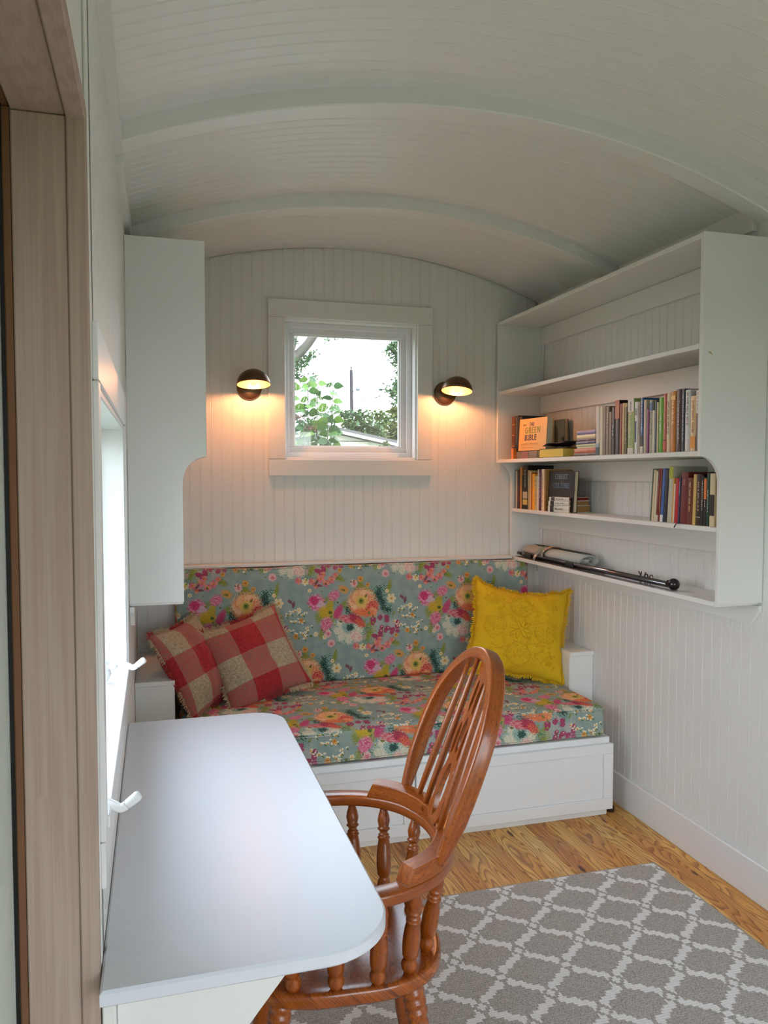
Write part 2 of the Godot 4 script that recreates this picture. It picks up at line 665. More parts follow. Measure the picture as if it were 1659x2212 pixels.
func floral_texture() -> ImageTexture:
	fl.resize(fl_w * fl_h)
	nz.seed = 3
	for y in fl_h:
		for x in fl_w:
			var t := nz.get_noise_2d(x * 0.018, y * 0.018) * 0.5 + nz.get_noise_2d(x * 0.4, y * 0.4) * 0.25 + 0.5
			fl[y * fl_w + x] = Color8(142, 162, 158).lerp(Color8(160, 176, 166), clamp(t, 0.0, 1.0))
	rng.seed = 99
	var teal := Color8(58, 104, 92)
	var ink := Color8(24, 48, 44)
	var leaf := Color8(120, 140, 60)
	var olive := Color8(168, 164, 48)
	var mint := Color8(166, 196, 178)
	var cream := Color8(244, 232, 200)
	var pink := Color8(222, 84, 132)
	var rose := Color8(236, 168, 176)
	var red := Color8(212, 62, 74)
	var coral := Color8(240, 140, 92)
	var peach := Color8(248, 204, 158)
	var gold := Color8(226, 180, 52)
	var plum := Color8(146, 52, 88)
	var lilac := Color8(206, 176, 188)
	# foliage underneath
	for e in [[640, 380, 70, 45, 0.3], [740, 470, 60, 40, 1.2], [700, 330, 36, 60, 0.2], [400, 480, 80, 45, 0.8], [330, 740, 60, 36, -0.5], [370, 700, 50, 70, 0.4], [720, 560, 70, 30, 0.3], [460, 330, 40, 80, 0.3]]:
		dab(e[0], e[1], e[2], e[3], e[4], teal, mint, 0.9, 0.85)
	for e in [[655, 350, 34, 56, 0.1], [690, 430, 24, 60, -0.3], [330, 700, 34, 50, 0.5], [360, 745, 40, 22, 0.1], [380, 470, 26, 46, 0.4], [430, 420, 18, 60, -0.2], [730, 500, 46, 20, 0.2]]:
		dab(e[0], e[1], e[2], e[3], e[4], ink, teal, 0.9)
	for e in [[760, 300, 18, 60, 0.2], [560, 700, 40, 80, 0.3], [600, 640, 24, 70, -0.2], [800, 800, 60, 22, 0.5], [505, 300, 20, 50, -0.4], [130, 520, 16, 60, 0.2], [620, 780, 20, 50, 0.3]]:
		dab(e[0], e[1], e[2], e[3], e[4], leaf, olive, 0.8)
	for j in 26:
		var t := rng.randf() * TAU
		var q := 0.35 + 0.65 * sqrt(rng.randf())
		dab(420 + cos(t) * 360 * q, 560 + sin(t) * 300 * q, 26 + rng.randf() * 34, 12 + rng.randf() * 16, rng.randf() * 3.0, [teal, mint, leaf, lilac, olive][j % 5], [mint, teal, olive, rose, leaf][j % 5], 1.0, 0.75)
	# blush wash behind the berries
	for k in 9:
		dab(600 + rng.randf() * 240, 600 + rng.randf() * 260, 50, 36, rng.randf() * 3.0, lilac, mint, 1.0, 0.7)
	# orange peony
	dab(500, 420, 126, 118, 0.0, coral, peach, 0.35)
	for k in 11:
		var t := TAU * k / 11
		dab(500 + cos(t) * 84, 420 + sin(t) * 80, 44, 26, t + 1.3, [coral, peach, Color8(234, 112, 76), Color8(250, 190, 110)][k % 4], peach, 0.5)
	for k in 7:
		var t := TAU * k / 7
		dab(500 + cos(t) * 42, 416 + sin(t) * 40, 30, 18, t + 1.3, gold, peach, 0.5)
	dab(494, 414, 26, 26, 0.0, olive, leaf, 0.2)
	dab(492, 412, 13, 13, 0.0, ink, leaf, 0.2)
	dab(600, 470, 54, 60, 0.4, red, coral, 0.4)
	dab(600, 520, 40, 40, 0.2, peach, coral, 0.4)
	dab(520, 520, 90, 34, 0.1, Color8(236, 110, 66), coral, 0.5)
	# white anemone with a blue-green heart
	dab(370, 670, 128, 110, 0.5, Color8(222, 218, 200), mint, 0.4)
	for k in 8:
		var t := TAU * k / 8
		dab(370 + cos(t) * 88, 672 + sin(t) * 74, 46, 30, t, cream, Color8(206, 206, 190), 0.5)
	dab(374, 640, 62, 50, 0.3, Color8(124, 164, 164), mint, 0.5)
	dab(384, 645, 32, 28, 0.3, ink, teal, 0.6)
	dab(440, 730, 60, 40, 0.6, rose, cream, 0.5)
	# red petals between the two
	dab(360, 570, 90, 30, 0.3, rose, red, 0.6)
	dab(440, 570, 70, 34, 0.6, red, plum, 0.5)
	dab(480, 610, 50, 30, 0.7, Color8(206, 60, 70), coral, 0.5)
	# tulip, gold blossom and pink buds on the left
	dab(80, 410, 76, 66, 0.5, pink, Color8(248, 170, 190), 0.4)
	dab(120, 430, 60, 30, 0.6, Color8(232, 200, 214), lilac, 0.5)
	dab(60, 390, 40, 34, 0.6, Color8(206, 40, 96), pink, 0.4)
	dab(170, 500, 70, 52, 0.1, gold, Color8(196, 168, 40), 0.5)
	dab(200, 440, 30, 50, 0.4, gold, olive, 0.5)
	dab(206, 506, 16, 14, 0.0, leaf, ink, 0.3)
	dab(240, 350, 52, 42, -0.5, pink, rose, 0.4)
	dab(280, 500, 30, 62, 0.5, Color8(206, 62, 110), pink, 0.5)
	dab(170, 600, 50, 54, 0.6, rose, pink, 0.4)
	dab(150, 640, 30, 34, 0.3, pink, rose, 0.4)
	dab(330, 300, 46, 30, 0.5, coral, gold, 0.6)
	# plum berries
	for k in 26:
		var bx := 590 + rng.randf() * 260
		var by := 570 + rng.randf() * 210
		dab(bx, by, 15 + rng.randf() * 10, 14 + rng.randf() * 9, 0.0, plum, Color8(196, 84, 118), 0.3)
		if k % 3 == 0:
			dab(bx + 4, by - 5, 6, 6, 0.0, rose, cream, 0.2)
	# pink florets along the lower edge
	for e in [[440, 820, 34], [640, 810, 40], [690, 850, 34], [740, 820, 36], [560, 830, 34], [780, 780, 26], [600, 870, 26], [660, 770, 28]]:
		for k in 5:
			var t: float = TAU * k / 5 + e[0]
			dab(e[0] + cos(t) * e[2] * 0.5, e[1] + sin(t) * e[2] * 0.5, e[2] * 0.5, e[2] * 0.4, t, rose, [red, coral, pink][k % 3], 0.4)
		dab(e[0], e[1], 9, 9, 0.0, gold, red, 0.3)
	# cream florets
	for e in [[780, 400, 46], [500, 830, 34], [740, 330, 20], [150, 720, 22], [70, 690, 22], [960, 470, 24], [20, 300, 20]]:
		for k in 6:
			var t: float = TAU * k / 6 + e[1]
			dab(e[0] + cos(t) * e[2] * 0.6, e[1] + sin(t) * e[2] * 0.6, e[2] * 0.42, e[2] * 0.32, t, cream, Color8(240, 218, 160), 0.3)
		dab(e[0], e[1], e[2] * 0.25, e[2] * 0.25, 0.0, gold, coral, 0.3)
	# sprays of small cream blossom
	for e in [[850, 480, 0.1, 12], [800, 620, 0.25, 14], [20, 620, 2.2, 8], [500, 130, -1.5, 8], [860, 540, 0.2, 10]]:
		for k in e[3]:
			var x: float = e[0] + cos(e[2]) * k * 16.0 + rng.randf_range(-14, 14)
			var y: float = e[1] + sin(e[2]) * k * 16.0 + rng.randf_range(-22, 22)
			dab(x, y, 11, 7, rng.randf() * 3.0, cream, Color8(250, 244, 214), 0.3)
			if k % 3 == 0:
				dab(x + 8, y + 12, 12, 5, 0.8, leaf, teal, 0.4)
			if k % 4 == 1:
				dab(x - 6, y + 8, 8, 7, 0.0, gold, coral, 0.3)
	# round buds, tiny orange flowers, dark flecks
	for e in [[180, 690], [210, 780], [950, 860]]:
		dab(e[0], e[1], 32, 34, 0.0, Color8(240, 206, 190), rose, 0.3)
		dab(e[0] + 4, e[1] + 4, 15, 13, 0.5, red, rose, 0.5)
	for e in [[490, 215, 26], [980, 560, 18], [930, 700, 20], [40, 880, 20], [300, 130, 18]]:
		dab(e[0], e[1], e[2], e[2], 0.0, coral, gold, 0.5)
		dab(e[0], e[1] - 2, e[2] * 0.4, e[2] * 0.4, 0.0, red, olive, 0.4)
	for k in 34:
		dab(rng.randf() * 1040, 200 + rng.randf() * 720, 5 + rng.randf() * 10, 4 + rng.randf() * 6, rng.randf() * 3.0, [teal, ink, leaf][k % 3], olive, 0.6)
	for e in [[880, 390, 24, 12, 0.8], [910, 420, 12, 26, 0.2], [80, 230, 10, 26, 0.6], [110, 260, 22, 10, 0.2]]:
		dab(e[0], e[1], e[2], e[3], e[4], Color8(120, 92, 84), plum, 0.6)
	var img := Image.create_empty(fl_w, fl_h, false, Image.FORMAT_RGB8)
	for y in fl_h:
		for x in fl_w:
			var c := fl[y * fl_w + x]
			if (x + y) % 2 == 0:
				c = c.darkened(0.05)
			img.set_pixel(x, y, c)
	return tex(img)

# ------------------------------------------------------------------ the room
func arc_y(x: float, drop := 0.0) -> float:
	var r := ARC_R - drop
	return ARC_TOP - ARC_R + sqrt(max(0.0, r * r - (x - ARC_X) * (x - ARC_X)))

# one beaded board: face, quirk and bead, standing along +y, width along +x, proud along +z
func bead_profile() -> Array:
	return [Vector2(0.0, 0.0), Vector2(0.0, 0.0042), Vector2(0.0011, 0.006), Vector2(0.0430, 0.006), Vector2(0.0438, 0.0046), Vector2(0.0446, 0.0055), Vector2(0.0464, 0.006), Vector2(0.0484, 0.0056), Vector2(0.0508, 0.0042), Vector2(0.0508, 0.0)]

func bead_mesh(length: float) -> ArrayMesh:
	var key := "bead%.3f" % length
	if not cache.has(key):
		var st := S()
		var p := bead_profile()
		for i in p.size() - 1:
			quad(st, Vector3(p[i].x, 0, p[i].y), Vector3(p[i + 1].x, 0, p[i + 1].y), Vector3(p[i + 1].x, length, p[i + 1].y), Vector3(p[i].x, length, p[i].y))
		for y in [0.0, length]:
			for i in range(1, p.size() - 1):
				facet(st, [Vector3(p[0].x, y, p[0].y), Vector3(p[i].x, y, p[i].y), Vector3(p[i + 1].x, y, p[i + 1].y)], Vector3(0.025, length * 0.5, 0))
		cache[key] = done(st)
	return cache[key]

# boards along u from u0 to u1; at(u) gives the foot, ry the turn; holes are [u0, u1, y0, y1]
func bead_wall(parent: Node, u0: float, u1: float, at: Callable, ry: float, y0: float, top: Callable, holes: Array):
	var n := int(floor((u1 - u0) / BEAD + 0.5))
	for k in n:
		var a := u0 + k * BEAD
		var b := a + BEAD
		var spans := [[y0, snappedf(top.call(a, b), 0.01)]]
		for h in holes:
			if b > h[0] and a < h[1]:
				var next := []
				for s in spans:
					if h[2] > s[0] + 0.01:
						next.append([s[0], min(s[1], h[2])])
					if h[3] < s[1] - 0.01:
						next.append([max(s[0], h[3]), s[1]])
				spans = next
		for s in spans:
			if s[1] - s[0] > 0.02:
				mi("bead_board", bead_mesh(s[1] - s[0]), M.wall, parent, at.call(a, b) + Vector3(0, s[0], 0), Vector3(0, ry, 0))

func build_room():
	var d := 0.006
	# floor: planks along z on a subfloor
	var fl_ := setting("floor")
	bar("subfloor", fl_, Vector3(XL - 0.14, -0.10, ZB - 0.12), Vector3(XR + 0.12, -0.021, ZF + 0.12), M.rust_wood, 0.0)
	rng.seed = 4
	var x := XL
	var k := 0
	while x < XR - 0.01:
		var w: float = min(0.0885, XR - x)
		var st := S()
		var u0 := rng.randf()
		var v0 := rng.randf() * 3.0
		var L := ZF - ZB
		var y := rng.randf_range(-0.0006, 0.0)
		var e := 0.0012
		var a := [Vector3(0.0004, -0.02, 0), Vector3(0.0004, y - e, 0), Vector3(0.0004 + e, y, 0), Vector3(w - 0.0004 - e, y, 0), Vector3(w - 0.0004, y - e, 0), Vector3(w - 0.0004, -0.02, 0)]
		for i in a.size() - 1:
			var p: Vector3 = a[i]
			var q: Vector3 = a[i + 1]
			quad(st, p + Vector3(0, 0, L), q + Vector3(0, 0, L), q, p, Vector2(u0 + p.x, v0), Vector2(u0 + q.x, v0), Vector2(u0 + q.x, v0 + L), Vector2(u0 + p.x, v0 + L))
		mi("plank", done(st), M.floor[[0, 1, 2, 0, 3, 2, 1][k % 7]], fl_, Vector3(x, 0, ZB))
		x += w
		k += 1
	# walls: a solid core carrying beaded boards
	var wb := setting("wall_back")
	for q in [[XL - 0.14, 0.61, 0.0, 2.7], [1.317, XR + 0.12, 0.0, 2.7], [0.61, 1.317, 0.0, 1.57], [0.61, 1.317, 2.28, 2.7]]:
		bar("core", wb, Vector3(q[0], q[2], ZB - d), Vector3(q[1], q[3], ZB - 0.12), M.wall, 0.0)
	bead_wall(wb, XL, XR, func(a, _b): return Vector3(a, 0, ZB - d), 0.0, 0.0, func(a, b): return min(arc_y(a), arc_y(b)) - 0.002, [[0.615, 1.312, 1.565, 2.285]])
	var wr := setting("wall_right")
	bar("core", wr, Vector3(XR + d, 0, ZB - 0.12), Vector3(XR + 0.12, 2.46, ZF + 0.12), M.wall, 0.0)
	bead_wall(wr, 0.0, -ZB, func(_a, b): return Vector3(XR + d, 0, -b), -PI / 2, 0.0, func(_a, _b): return 2.40, [])
	var wl := setting("wall_left")
	for q in [[ZB - 0.12, -2.44, 0.0, 2.46], [-2.44, -1.335, 0.0, 0.92], [-2.44, -1.335, 1.645, 2.46], [-1.335, -1.27, 0.0, 2.46], [-1.27, -0.42, 2.04, 2.46], [-0.42, ZF + 0.12, 0.0, 2.46]]:
		bar("core", wl, Vector3(XL - d, q[2], q[0]), Vector3(XL - 0.13, q[3], q[1]), M.wall, 0.0)
	bar("smooth_board", wl, Vector3(XL - d, 0, -1.334), Vector3(XL, 2.39, -1.283), M.wall)
	bead_wall(wl, ZB, -1.33, func(a, _b): return Vector3(XL - d, 0, a + BEAD), PI / 2, 0.0, func(_a, _b): return 2.40, [[-2.45, -1.32, 0.9, 1.66]])
	var wf := setting("wall_front")
	for q in [[XL - 0.14, 0.14, 0.0, 2.7], [1.80, XR + 0.12, 0.0, 2.7], [0.14, 1.80, 0.0, 0.06], [0.14, 1.80, 2.08, 2.7]]:
		bar("core", wf, Vector3(q[0], q[2], ZF), Vector3(q[1], q[3], ZF + 0.12), M.wall, 0.0)
	# ceiling: curved shell, boards bent across it, ribs, and boards along both springings
	var ce := setting("ceiling")
	var st := S(true)
	var n := 36
	var x0 := XL - 0.14
	var x1 := XR + 0.14
	for i in n:
		var a := x0 + (x1 - x0) * i / n
		var b := x0 + (x1 - x0) * (i + 1) / n
		var za := ZB - 0.13
		var zb := ZF + 0.13
		quad(st, Vector3(a, arc_y(a), za), Vector3(b, arc_y(b), za), Vector3(b, arc_y(b), zb), Vector3(a, arc_y(a), zb))
		quad(st, Vector3(a, arc_y(a) + 0.09, zb), Vector3(b, arc_y(b) + 0.09, zb), Vector3(b, arc_y(b) + 0.09, za), Vector3(a, arc_y(a) + 0.09, za))
		quad(st, Vector3(a, arc_y(a), zb), Vector3(b, arc_y(b), zb), Vector3(b, arc_y(b) + 0.09, zb), Vector3(a, arc_y(a) + 0.09, zb))
		quad(st, Vector3(b, arc_y(b), za), Vector3(a, arc_y(a), za), Vector3(a, arc_y(a) + 0.09, za), Vector3(b, arc_y(b) + 0.09, za))
	for e in [[x0, -1], [x1, 1]]:
		var y := arc_y(e[0])
		facet(st, [Vector3(e[0], y, ZB - 0.13), Vector3(e[0], y, ZF + 0.13), Vector3(e[0], y + 0.09, ZF + 0.13), Vector3(e[0], y + 0.09, ZB - 0.13)], Vector3(ARC_X, y, 0))
	mi("shell", done(st), M.paint, ce)
	var prof := bead_profile()
	var cs := S()
	for i in 30:
		var a := XL + (XR - XL) * i / 30
		var b := XL + (XR - XL) * (i + 1) / 30
		for j in prof.size() - 1:
			var p: Vector2 = prof[j]
			var q: Vector2 = prof[j + 1]
			var dy := 0.004
			quad(cs, Vector3(a, arc_y(a, p.y - dy), p.x), Vector3(b, arc_y(b, p.y - dy), p.x), Vector3(b, arc_y(b, q.y - dy), q.x), Vector3(a, arc_y(a, q.y - dy), q.x))
	var board := done(cs)
	var zz := ZB + 0.003
	while zz < -0.9:
		mi("bead_board", board, M.paint, ce, Vector3(0, 0, zz))
		zz += BEAD
	for rz in [-3.13, -2.22, -1.31, -0.40, 0.51]:
		var rs := S()
		var m := 40
		for i in m:
			var a := XL + (XR - XL) * i / m
			var b := XL + (XR - XL) * (i + 1) / m
			var ring_a := []
			var ring_b := []
			for c in [[0.0, 0.0], [0.046, 0.0], [0.05, -0.004], [0.05, -0.078], [0.046, -0.082], [0.0, -0.082]]:
				ring_a.append(Vector3(a, arc_y(a, c[0]), c[1]))
				ring_b.append(Vector3(b, arc_y(b, c[0]), c[1]))
			for c in 5:
				quad(rs, ring_a[c], ring_a[c + 1], ring_b[c + 1], ring_b[c])
		mi("rib", done(rs), M.paint, ce, Vector3(0, 0, rz))
	for seg in [[ZB, -3.212], [-3.13, -2.302], [-2.22, -1.392], [-1.31, -0.482], [-0.40, 0.428], [0.51, ZF]]:
		for s in [0, 1]:
			var ex := XL if s == 0 else XR
			var inn := 0.019 if s == 0 else -0.019
			var poly := [Vector2(ex, 2.345), Vector2(ex + inn, 2.345), Vector2(ex + inn, arc_y(ex + inn) + 0.002), Vector2(ex, arc_y(ex) + 0.002)]
			mi("crown_board", prism(poly, seg[1] - seg[0] - 0.004, 0.0015), M.paint, ce, Vector3(0, 0, (seg[0] + seg[1]) * 0.5))
	# baseboards
	for e in [["baseboard_right", XR - 0.018, XR, ZB, ZF], ["baseboard_left", XL, XL + 0.018, ZB, -1.37]]:
		var b := bar(e[0], self, Vector3(e[1], 0, e[3]), Vector3(e[2], 0.142, e[4]), M.gloss, 0.003)
		b.set_meta("kind", "structure")

func build_back_window():
	var w := setting("window_1")
	var z0 := ZB
	var t := 0.02
	# casing
	for q in [[0.540, 1.392, 2.272, 2.360], [0.540, 0.622, 1.577, 2.271], [1.310, 1.392, 1.577, 2.271], [0.540, 1.392, 1.494, 1.5755]]:
		bar("casing_board", w, Vector3(q[0], q[2], z0), Vector3(q[1], q[3], z0 + t), M.paint)
	# lining of the opening
	for q in [[0.612, 0.628, 1.572, 2.279], [1.300, 1.316, 1.572, 2.279], [0.628, 1.300, 1.572, 1.588], [0.628, 1.300, 2.263, 2.279]]:
		bar("lining", w, Vector3(q[0], q[2], z0 + 0.004), Vector3(q[1], q[3], z0 - 0.122), M.gloss)
	# frame, sash and stop, each a little further out
	for q in [["frame", 0.628, 1.300, 1.588, 2.263, 0.026, -0.052, -0.118], ["sash", 0.652, 1.276, 1.612, 2.239, 0.030, -0.074, -0.112], ["glazing_bead", 0.680, 1.248, 1.640, 2.211, 0.009, -0.084, -0.104]]:
		var wd: float = q[5]
		for r in [[q[1], q[2], q[3], q[3] + wd], [q[1], q[2], q[4] - wd, q[4]], [q[1], q[1] + wd, q[3] + wd, q[4] - wd], [q[2] - wd, q[2], q[3] + wd, q[4] - wd]]:
			bar(q[0], w, Vector3(r[0], r[2], z0 + q[6]), Vector3(r[1], r[3], z0 + q[7]), M.gloss)
	bar("pane", w, Vector3(0.685, 1.645, z0 - 0.094), Vector3(1.243, 2.206, z0 - 0.098), M.glass, 0.0)

func build_left_window():
	var w := setting("window_2")
	var za := -2.44
	var zb := -1.335
	var y0 := 0.92
	var y1 := 1.645
	var t := XL + 0.009
	for q in [[za - 0.085, zb + 0.045, y1 + 0.001, y1 + 0.09], [za - 0.085, za + 0.004, y0, y1], [zb - 0.004, zb + 0.045, y0, y1]]:
		bar("casing_board", w, Vector3(XL, q[2], q[0]), Vector3(t, q[3], q[1]), M.gloss)
	bar("stool", w, Vector3(XL - 0.06, y0, za + 0.006), Vector3(t + 0.003, y0 + 0.022, zb - 0.006), M.gloss)
	bar("apron", w, Vector3(XL, y0 - 0.075, za - 0.085), Vector3(t - 0.001, y0 - 0.001, zb + 0.045), M.gloss)
	for q in [[za, za + 0.014, y0, y1], [zb - 0.014, zb, y0, y1], [za, zb, y1 - 0.014, y1]]:
		bar("lining", w, Vector3(XL + 0.004, q[2], q[0]), Vector3(XL - 0.13, q[3], q[1]), M.gloss)
	for h in [[za + 0.014, zb - 0.014]]:
		for r in [[h[0], h[1], y0 + 0.022, y0 + 0.05], [h[0], h[1], y1 - 0.04, y1 - 0.014], [h[0], h[0] + 0.026, y0 + 0.05, y1 - 0.04], [h[1] - 0.026, h[1], y0 + 0.05, y1 - 0.04]]:
			bar("sash", w, Vector3(XL - 0.075, r[2], r[0]), Vector3(XL - 0.11, r[3], r[1]), M.gloss)
		bar("pane", w, Vector3(XL - 0.09, y0 + 0.046, h[0] + 0.022), Vector3(XL - 0.094, y1 - 0.036, h[1] - 0.022), M.glass, 0.0)
	# two window cranks
	var rot := [[Vector3(-0.118, 0.985, -2.2), Vector3(-0.034, 0.985, -2.205), "white window crank with folded arm on the far sash"], [Vector3(-0.118, 0.938, -1.39), Vector3(-0.034, 0.93, -1.385), "white window crank handle close to the door jamb"]]
	for e in rot:
		var a: Vector3 = e[0]
		var b: Vector3 = e[1]
		var c := thing("window_crank", e[2], "crank", a, Vector3.ZERO, "window cranks")
		var dome := S(true)
		add_lathe(dome, [Vector2(0.03, 0.0), Vector2(0.03, 0.006), Vector2(0.027, 0.018), Vector2(0.018, 0.03), Vector2(0.0, 0.034)], 18)
		var dm := mi("cover", done(dome), M.plastic, c, Vector3(-0.03, -0.012, 0), Vector3(0, 0, -PI / 2 + 0.5))
		dm.scale = Vector3(1.0, 0.8, 0.85)
		mi("hub", lathe([Vector2(0.0, 0.0), Vector2(0.009, 0.0), Vector2(0.0085, 0.02), Vector2(0.0, 0.021)], 14), M.plastic, c, Vector3(-0.005, 0.0, 0), Vector3(0, 0, -1.1))
		var dd := b - a
		var pts := spline([Vector3(0.0, 0.011, 0), Vector3(0.020, 0.012, dd.z * 0.3), Vector3(0.040, 0.004, dd.z * 0.6), Vector3(0.054, -0.004, dd.z * 0.8), Vector3(0.064, 0.0, dd.z)], 5)
		var st := S(true)
		add_sweep(st, pts, [Vector3.UP], [round_rect(0.011, 0.015, 0.004)])
		mi("arm", done(st), M.plastic, c)
		var kd := Vector3(0.023, 0.017, 0)
		var kp: Vector3 = pts[-1]
		mi("knob", tube([kp, kp + kd * 0.1, kp + kd * 0.8, kp + kd * 0.97, kp + kd], [0.006, 0.0082, 0.009, 0.007, 0.001], 12, Vector3.BACK), M.plastic, c)

func build_door_frame():
	var w := setting("door_1")
	# jamb: boards of primed timber through the wall, a stop, and the painted casing inside
	for e in [[-1.262, -1.282], [-0.408, -0.428]]:
		bar("jamb", w, Vector3(XL - 0.029, 0, e[0]), Vector3(XL - 0.104, 2.026, e[1]), M.primed)
		var s := 0.004 if e[0] < -1.0 else -0.004
		bar("jamb_edge", w, Vector3(XL - 0.001, 0, e[0] + s * 0.8), Vector3(XL - 0.0285, 2.03, e[1]), M.primed)
	bar("head_jamb", w, Vector3(XL - 0.029, 2.027, -0.43), Vector3(XL - 0.104, 2.047, -1.282), M.primed)
	bar("head_edge", w, Vector3(XL - 0.001, 2.022, -0.43), Vector3(XL - 0.0285, 2.047, -1.282), M.primed)
	# outside: a bare timber strip against a gap, then the pale outer trim
	bar("weather_strip", w, Vector3(XL - 0.105, 0, -1.262), Vector3(XL - 0.116, 2.03, -1.29), M.rust_wood)
	bar("weather_strip", w, Vector3(XL - 0.105, 2.03, -0.43), Vector3(XL - 0.116, 2.04, -1.29), M.rust_wood)
	bar("gasket", w, Vector3(XL - 0.1165, 0, -1.266), Vector3(XL - 0.122, 2.05, -1.29), M.black, 0.0)
	# the door itself, shut: a pale leaf with rails and panels
	bar("door_leaf", w, Vector3(XL - 0.123, 0.014, -0.432), Vector3(XL - 0.163, 2.045, -1.259), M.outer)
	for q in [[0.12, 0.95], [1.1, 1.93]]:
		for h in [[-0.53, -0.82], [-0.87, -1.16]]:
			bar("door_panel", w, Vector3(XL - 0.117, q[0], h[0]), Vector3(XL - 0.1235, q[1], h[1]), M.outer, 0.004)
	bar("outer_trim", w, Vector3(XL - 0.131, 0, -1.2605), Vector3(XL - 0.165, 2.12, -1.36), M.outer)
	bar("outer_trim", w, Vector3(XL - 0.131, 2.05, -0.33), Vector3(XL - 0.165, 2.14, -1.36), M.outer)
	bar("threshold", w, Vector3(XL + 0.01, -0.02, -0.43), Vector3(XL - 0.16, 0.012, -1.262), M.rust_wood)

func build_added_rear_doors():
	var w := setting("added_door_2")
	for q in [[0.05, 1.89, 2.08, 2.17], [0.05, 0.14, 0.0, 2.08], [1.80, 1.89, 0.0, 2.08]]:
		bar("casing_board", w, Vector3(q[0], q[2], ZF - 0.02), Vector3(q[1], q[3], ZF), M.paint)
	# added, unseen pair of glazed doors, sized to light the room from behind
	for h in [[0.14, 0.968], [0.972, 1.80]]:
		for q in [[h[0], h[1], 0.06, 0.22], [h[0], h[1], 1.99, 2.08], [h[0], h[0] + 0.07, 0.22, 1.99], [h[1] - 0.07, h[1], 0.22, 1.99]]:
			bar("door_frame", w, Vector3(q[0], q[2], ZF + 0.03), Vector3(q[1], q[3], ZF + 0.07), M.gloss)
		bar("pane", w, Vector3(h[0] + 0.065, 0.215, ZF + 0.048), Vector3(h[1] - 0.065, 1.995, ZF + 0.052), M.glass, 0.0)

# ------------------------------------------------------------------ shelves on the walls
func build_shelf_unit(called: String, label: String, wall: float, side: float, z_near: float, z_far: float):
	var u := thing(called, label, "shelves", Vector3(wall, 0, 0))
	# x runs away from the wall into the room
	var s := -side
	var up := 0.265
	var lo := 0.183
	var poly := [Vector2(0.001, 2.305), Vector2(up, 2.305), Vector2(up, 1.562)]
	var r := up - lo
	for k in range(1, 11):
		var t := PI / 2 * k / 10
		poly.append(Vector2(up - r * sin(t), 1.562 - r * 1.15 * (1.0 - cos(t))))
	poly.append_array([Vector2(lo, 1.055), Vector2(0.001, 1.055)])
	var pp := []
	for p in poly:
		pp.append(Vector2(p.x * s, p.y))
	var end := prism(pp, 0.018, 0.0015)
	mi("end_panel", end, M.paint, u, Vector3(0, 0, z_near - 0.009))
	mi("end_panel", end, M.paint, u, Vector3(0, 0, z_far + 0.009))
	var za := z_near - 0.0185
	var zb := z_far + 0.0185
	for e in [[2.287, 2.305, up], [1.922, 1.940, up], [1.562, 1.580, up], [1.302, 1.320, lo], [1.045, 1.063, lo]]:
		var shelf := bar("shelf", u, Vector3(0.001 * s, e[0], za), Vector3((e[2] - 0.002) * s, e[1], zb), M.paint)
		shelf.name = shelf.name
	# rails under the shelves against the wall, and a stile at the far end
	for e in [[2.195, 2.286], [1.828, 1.921], [1.47, 1.561], [1.21, 1.301]]:
		bar("rail", u, Vector3(0.001 * s, e[0], za), Vector3(0.018 * s, e[1], zb), M.paint)
	var rail := [Vector2(z_near + 0.0, 1.044), Vector2(z_near + 0.0, 1.025), Vector2(z_near - 0.04, 0.975), Vector2(z_far, 0.975), Vector2(z_far, 1.044)]
	mi("lower_rail", prism(rail, 0.016, 0.001), M.paint, u, Vector3(0.009 * s, 0, 0), Vector3(0, -PI / 2, 0))
	if side > 0:
		bar("stile", u, Vector3(0.001 * s, 1.063, zb), Vector3(0.012 * s, 2.287, zb + 0.012), M.paint)
		# a chip in the paint of the end panel shows bare wood
		mi("paint_chip", prism([Vector2(-0.012, 0.006), Vector2(-0.006, 0.001), Vector2(0.008, -0.006), Vector2(0.001, 0.004)], 0.0008, 0.0), flat(rgb(178, 150, 112)), u, Vector3(-0.232, 1.905, z_near + 0.0003))

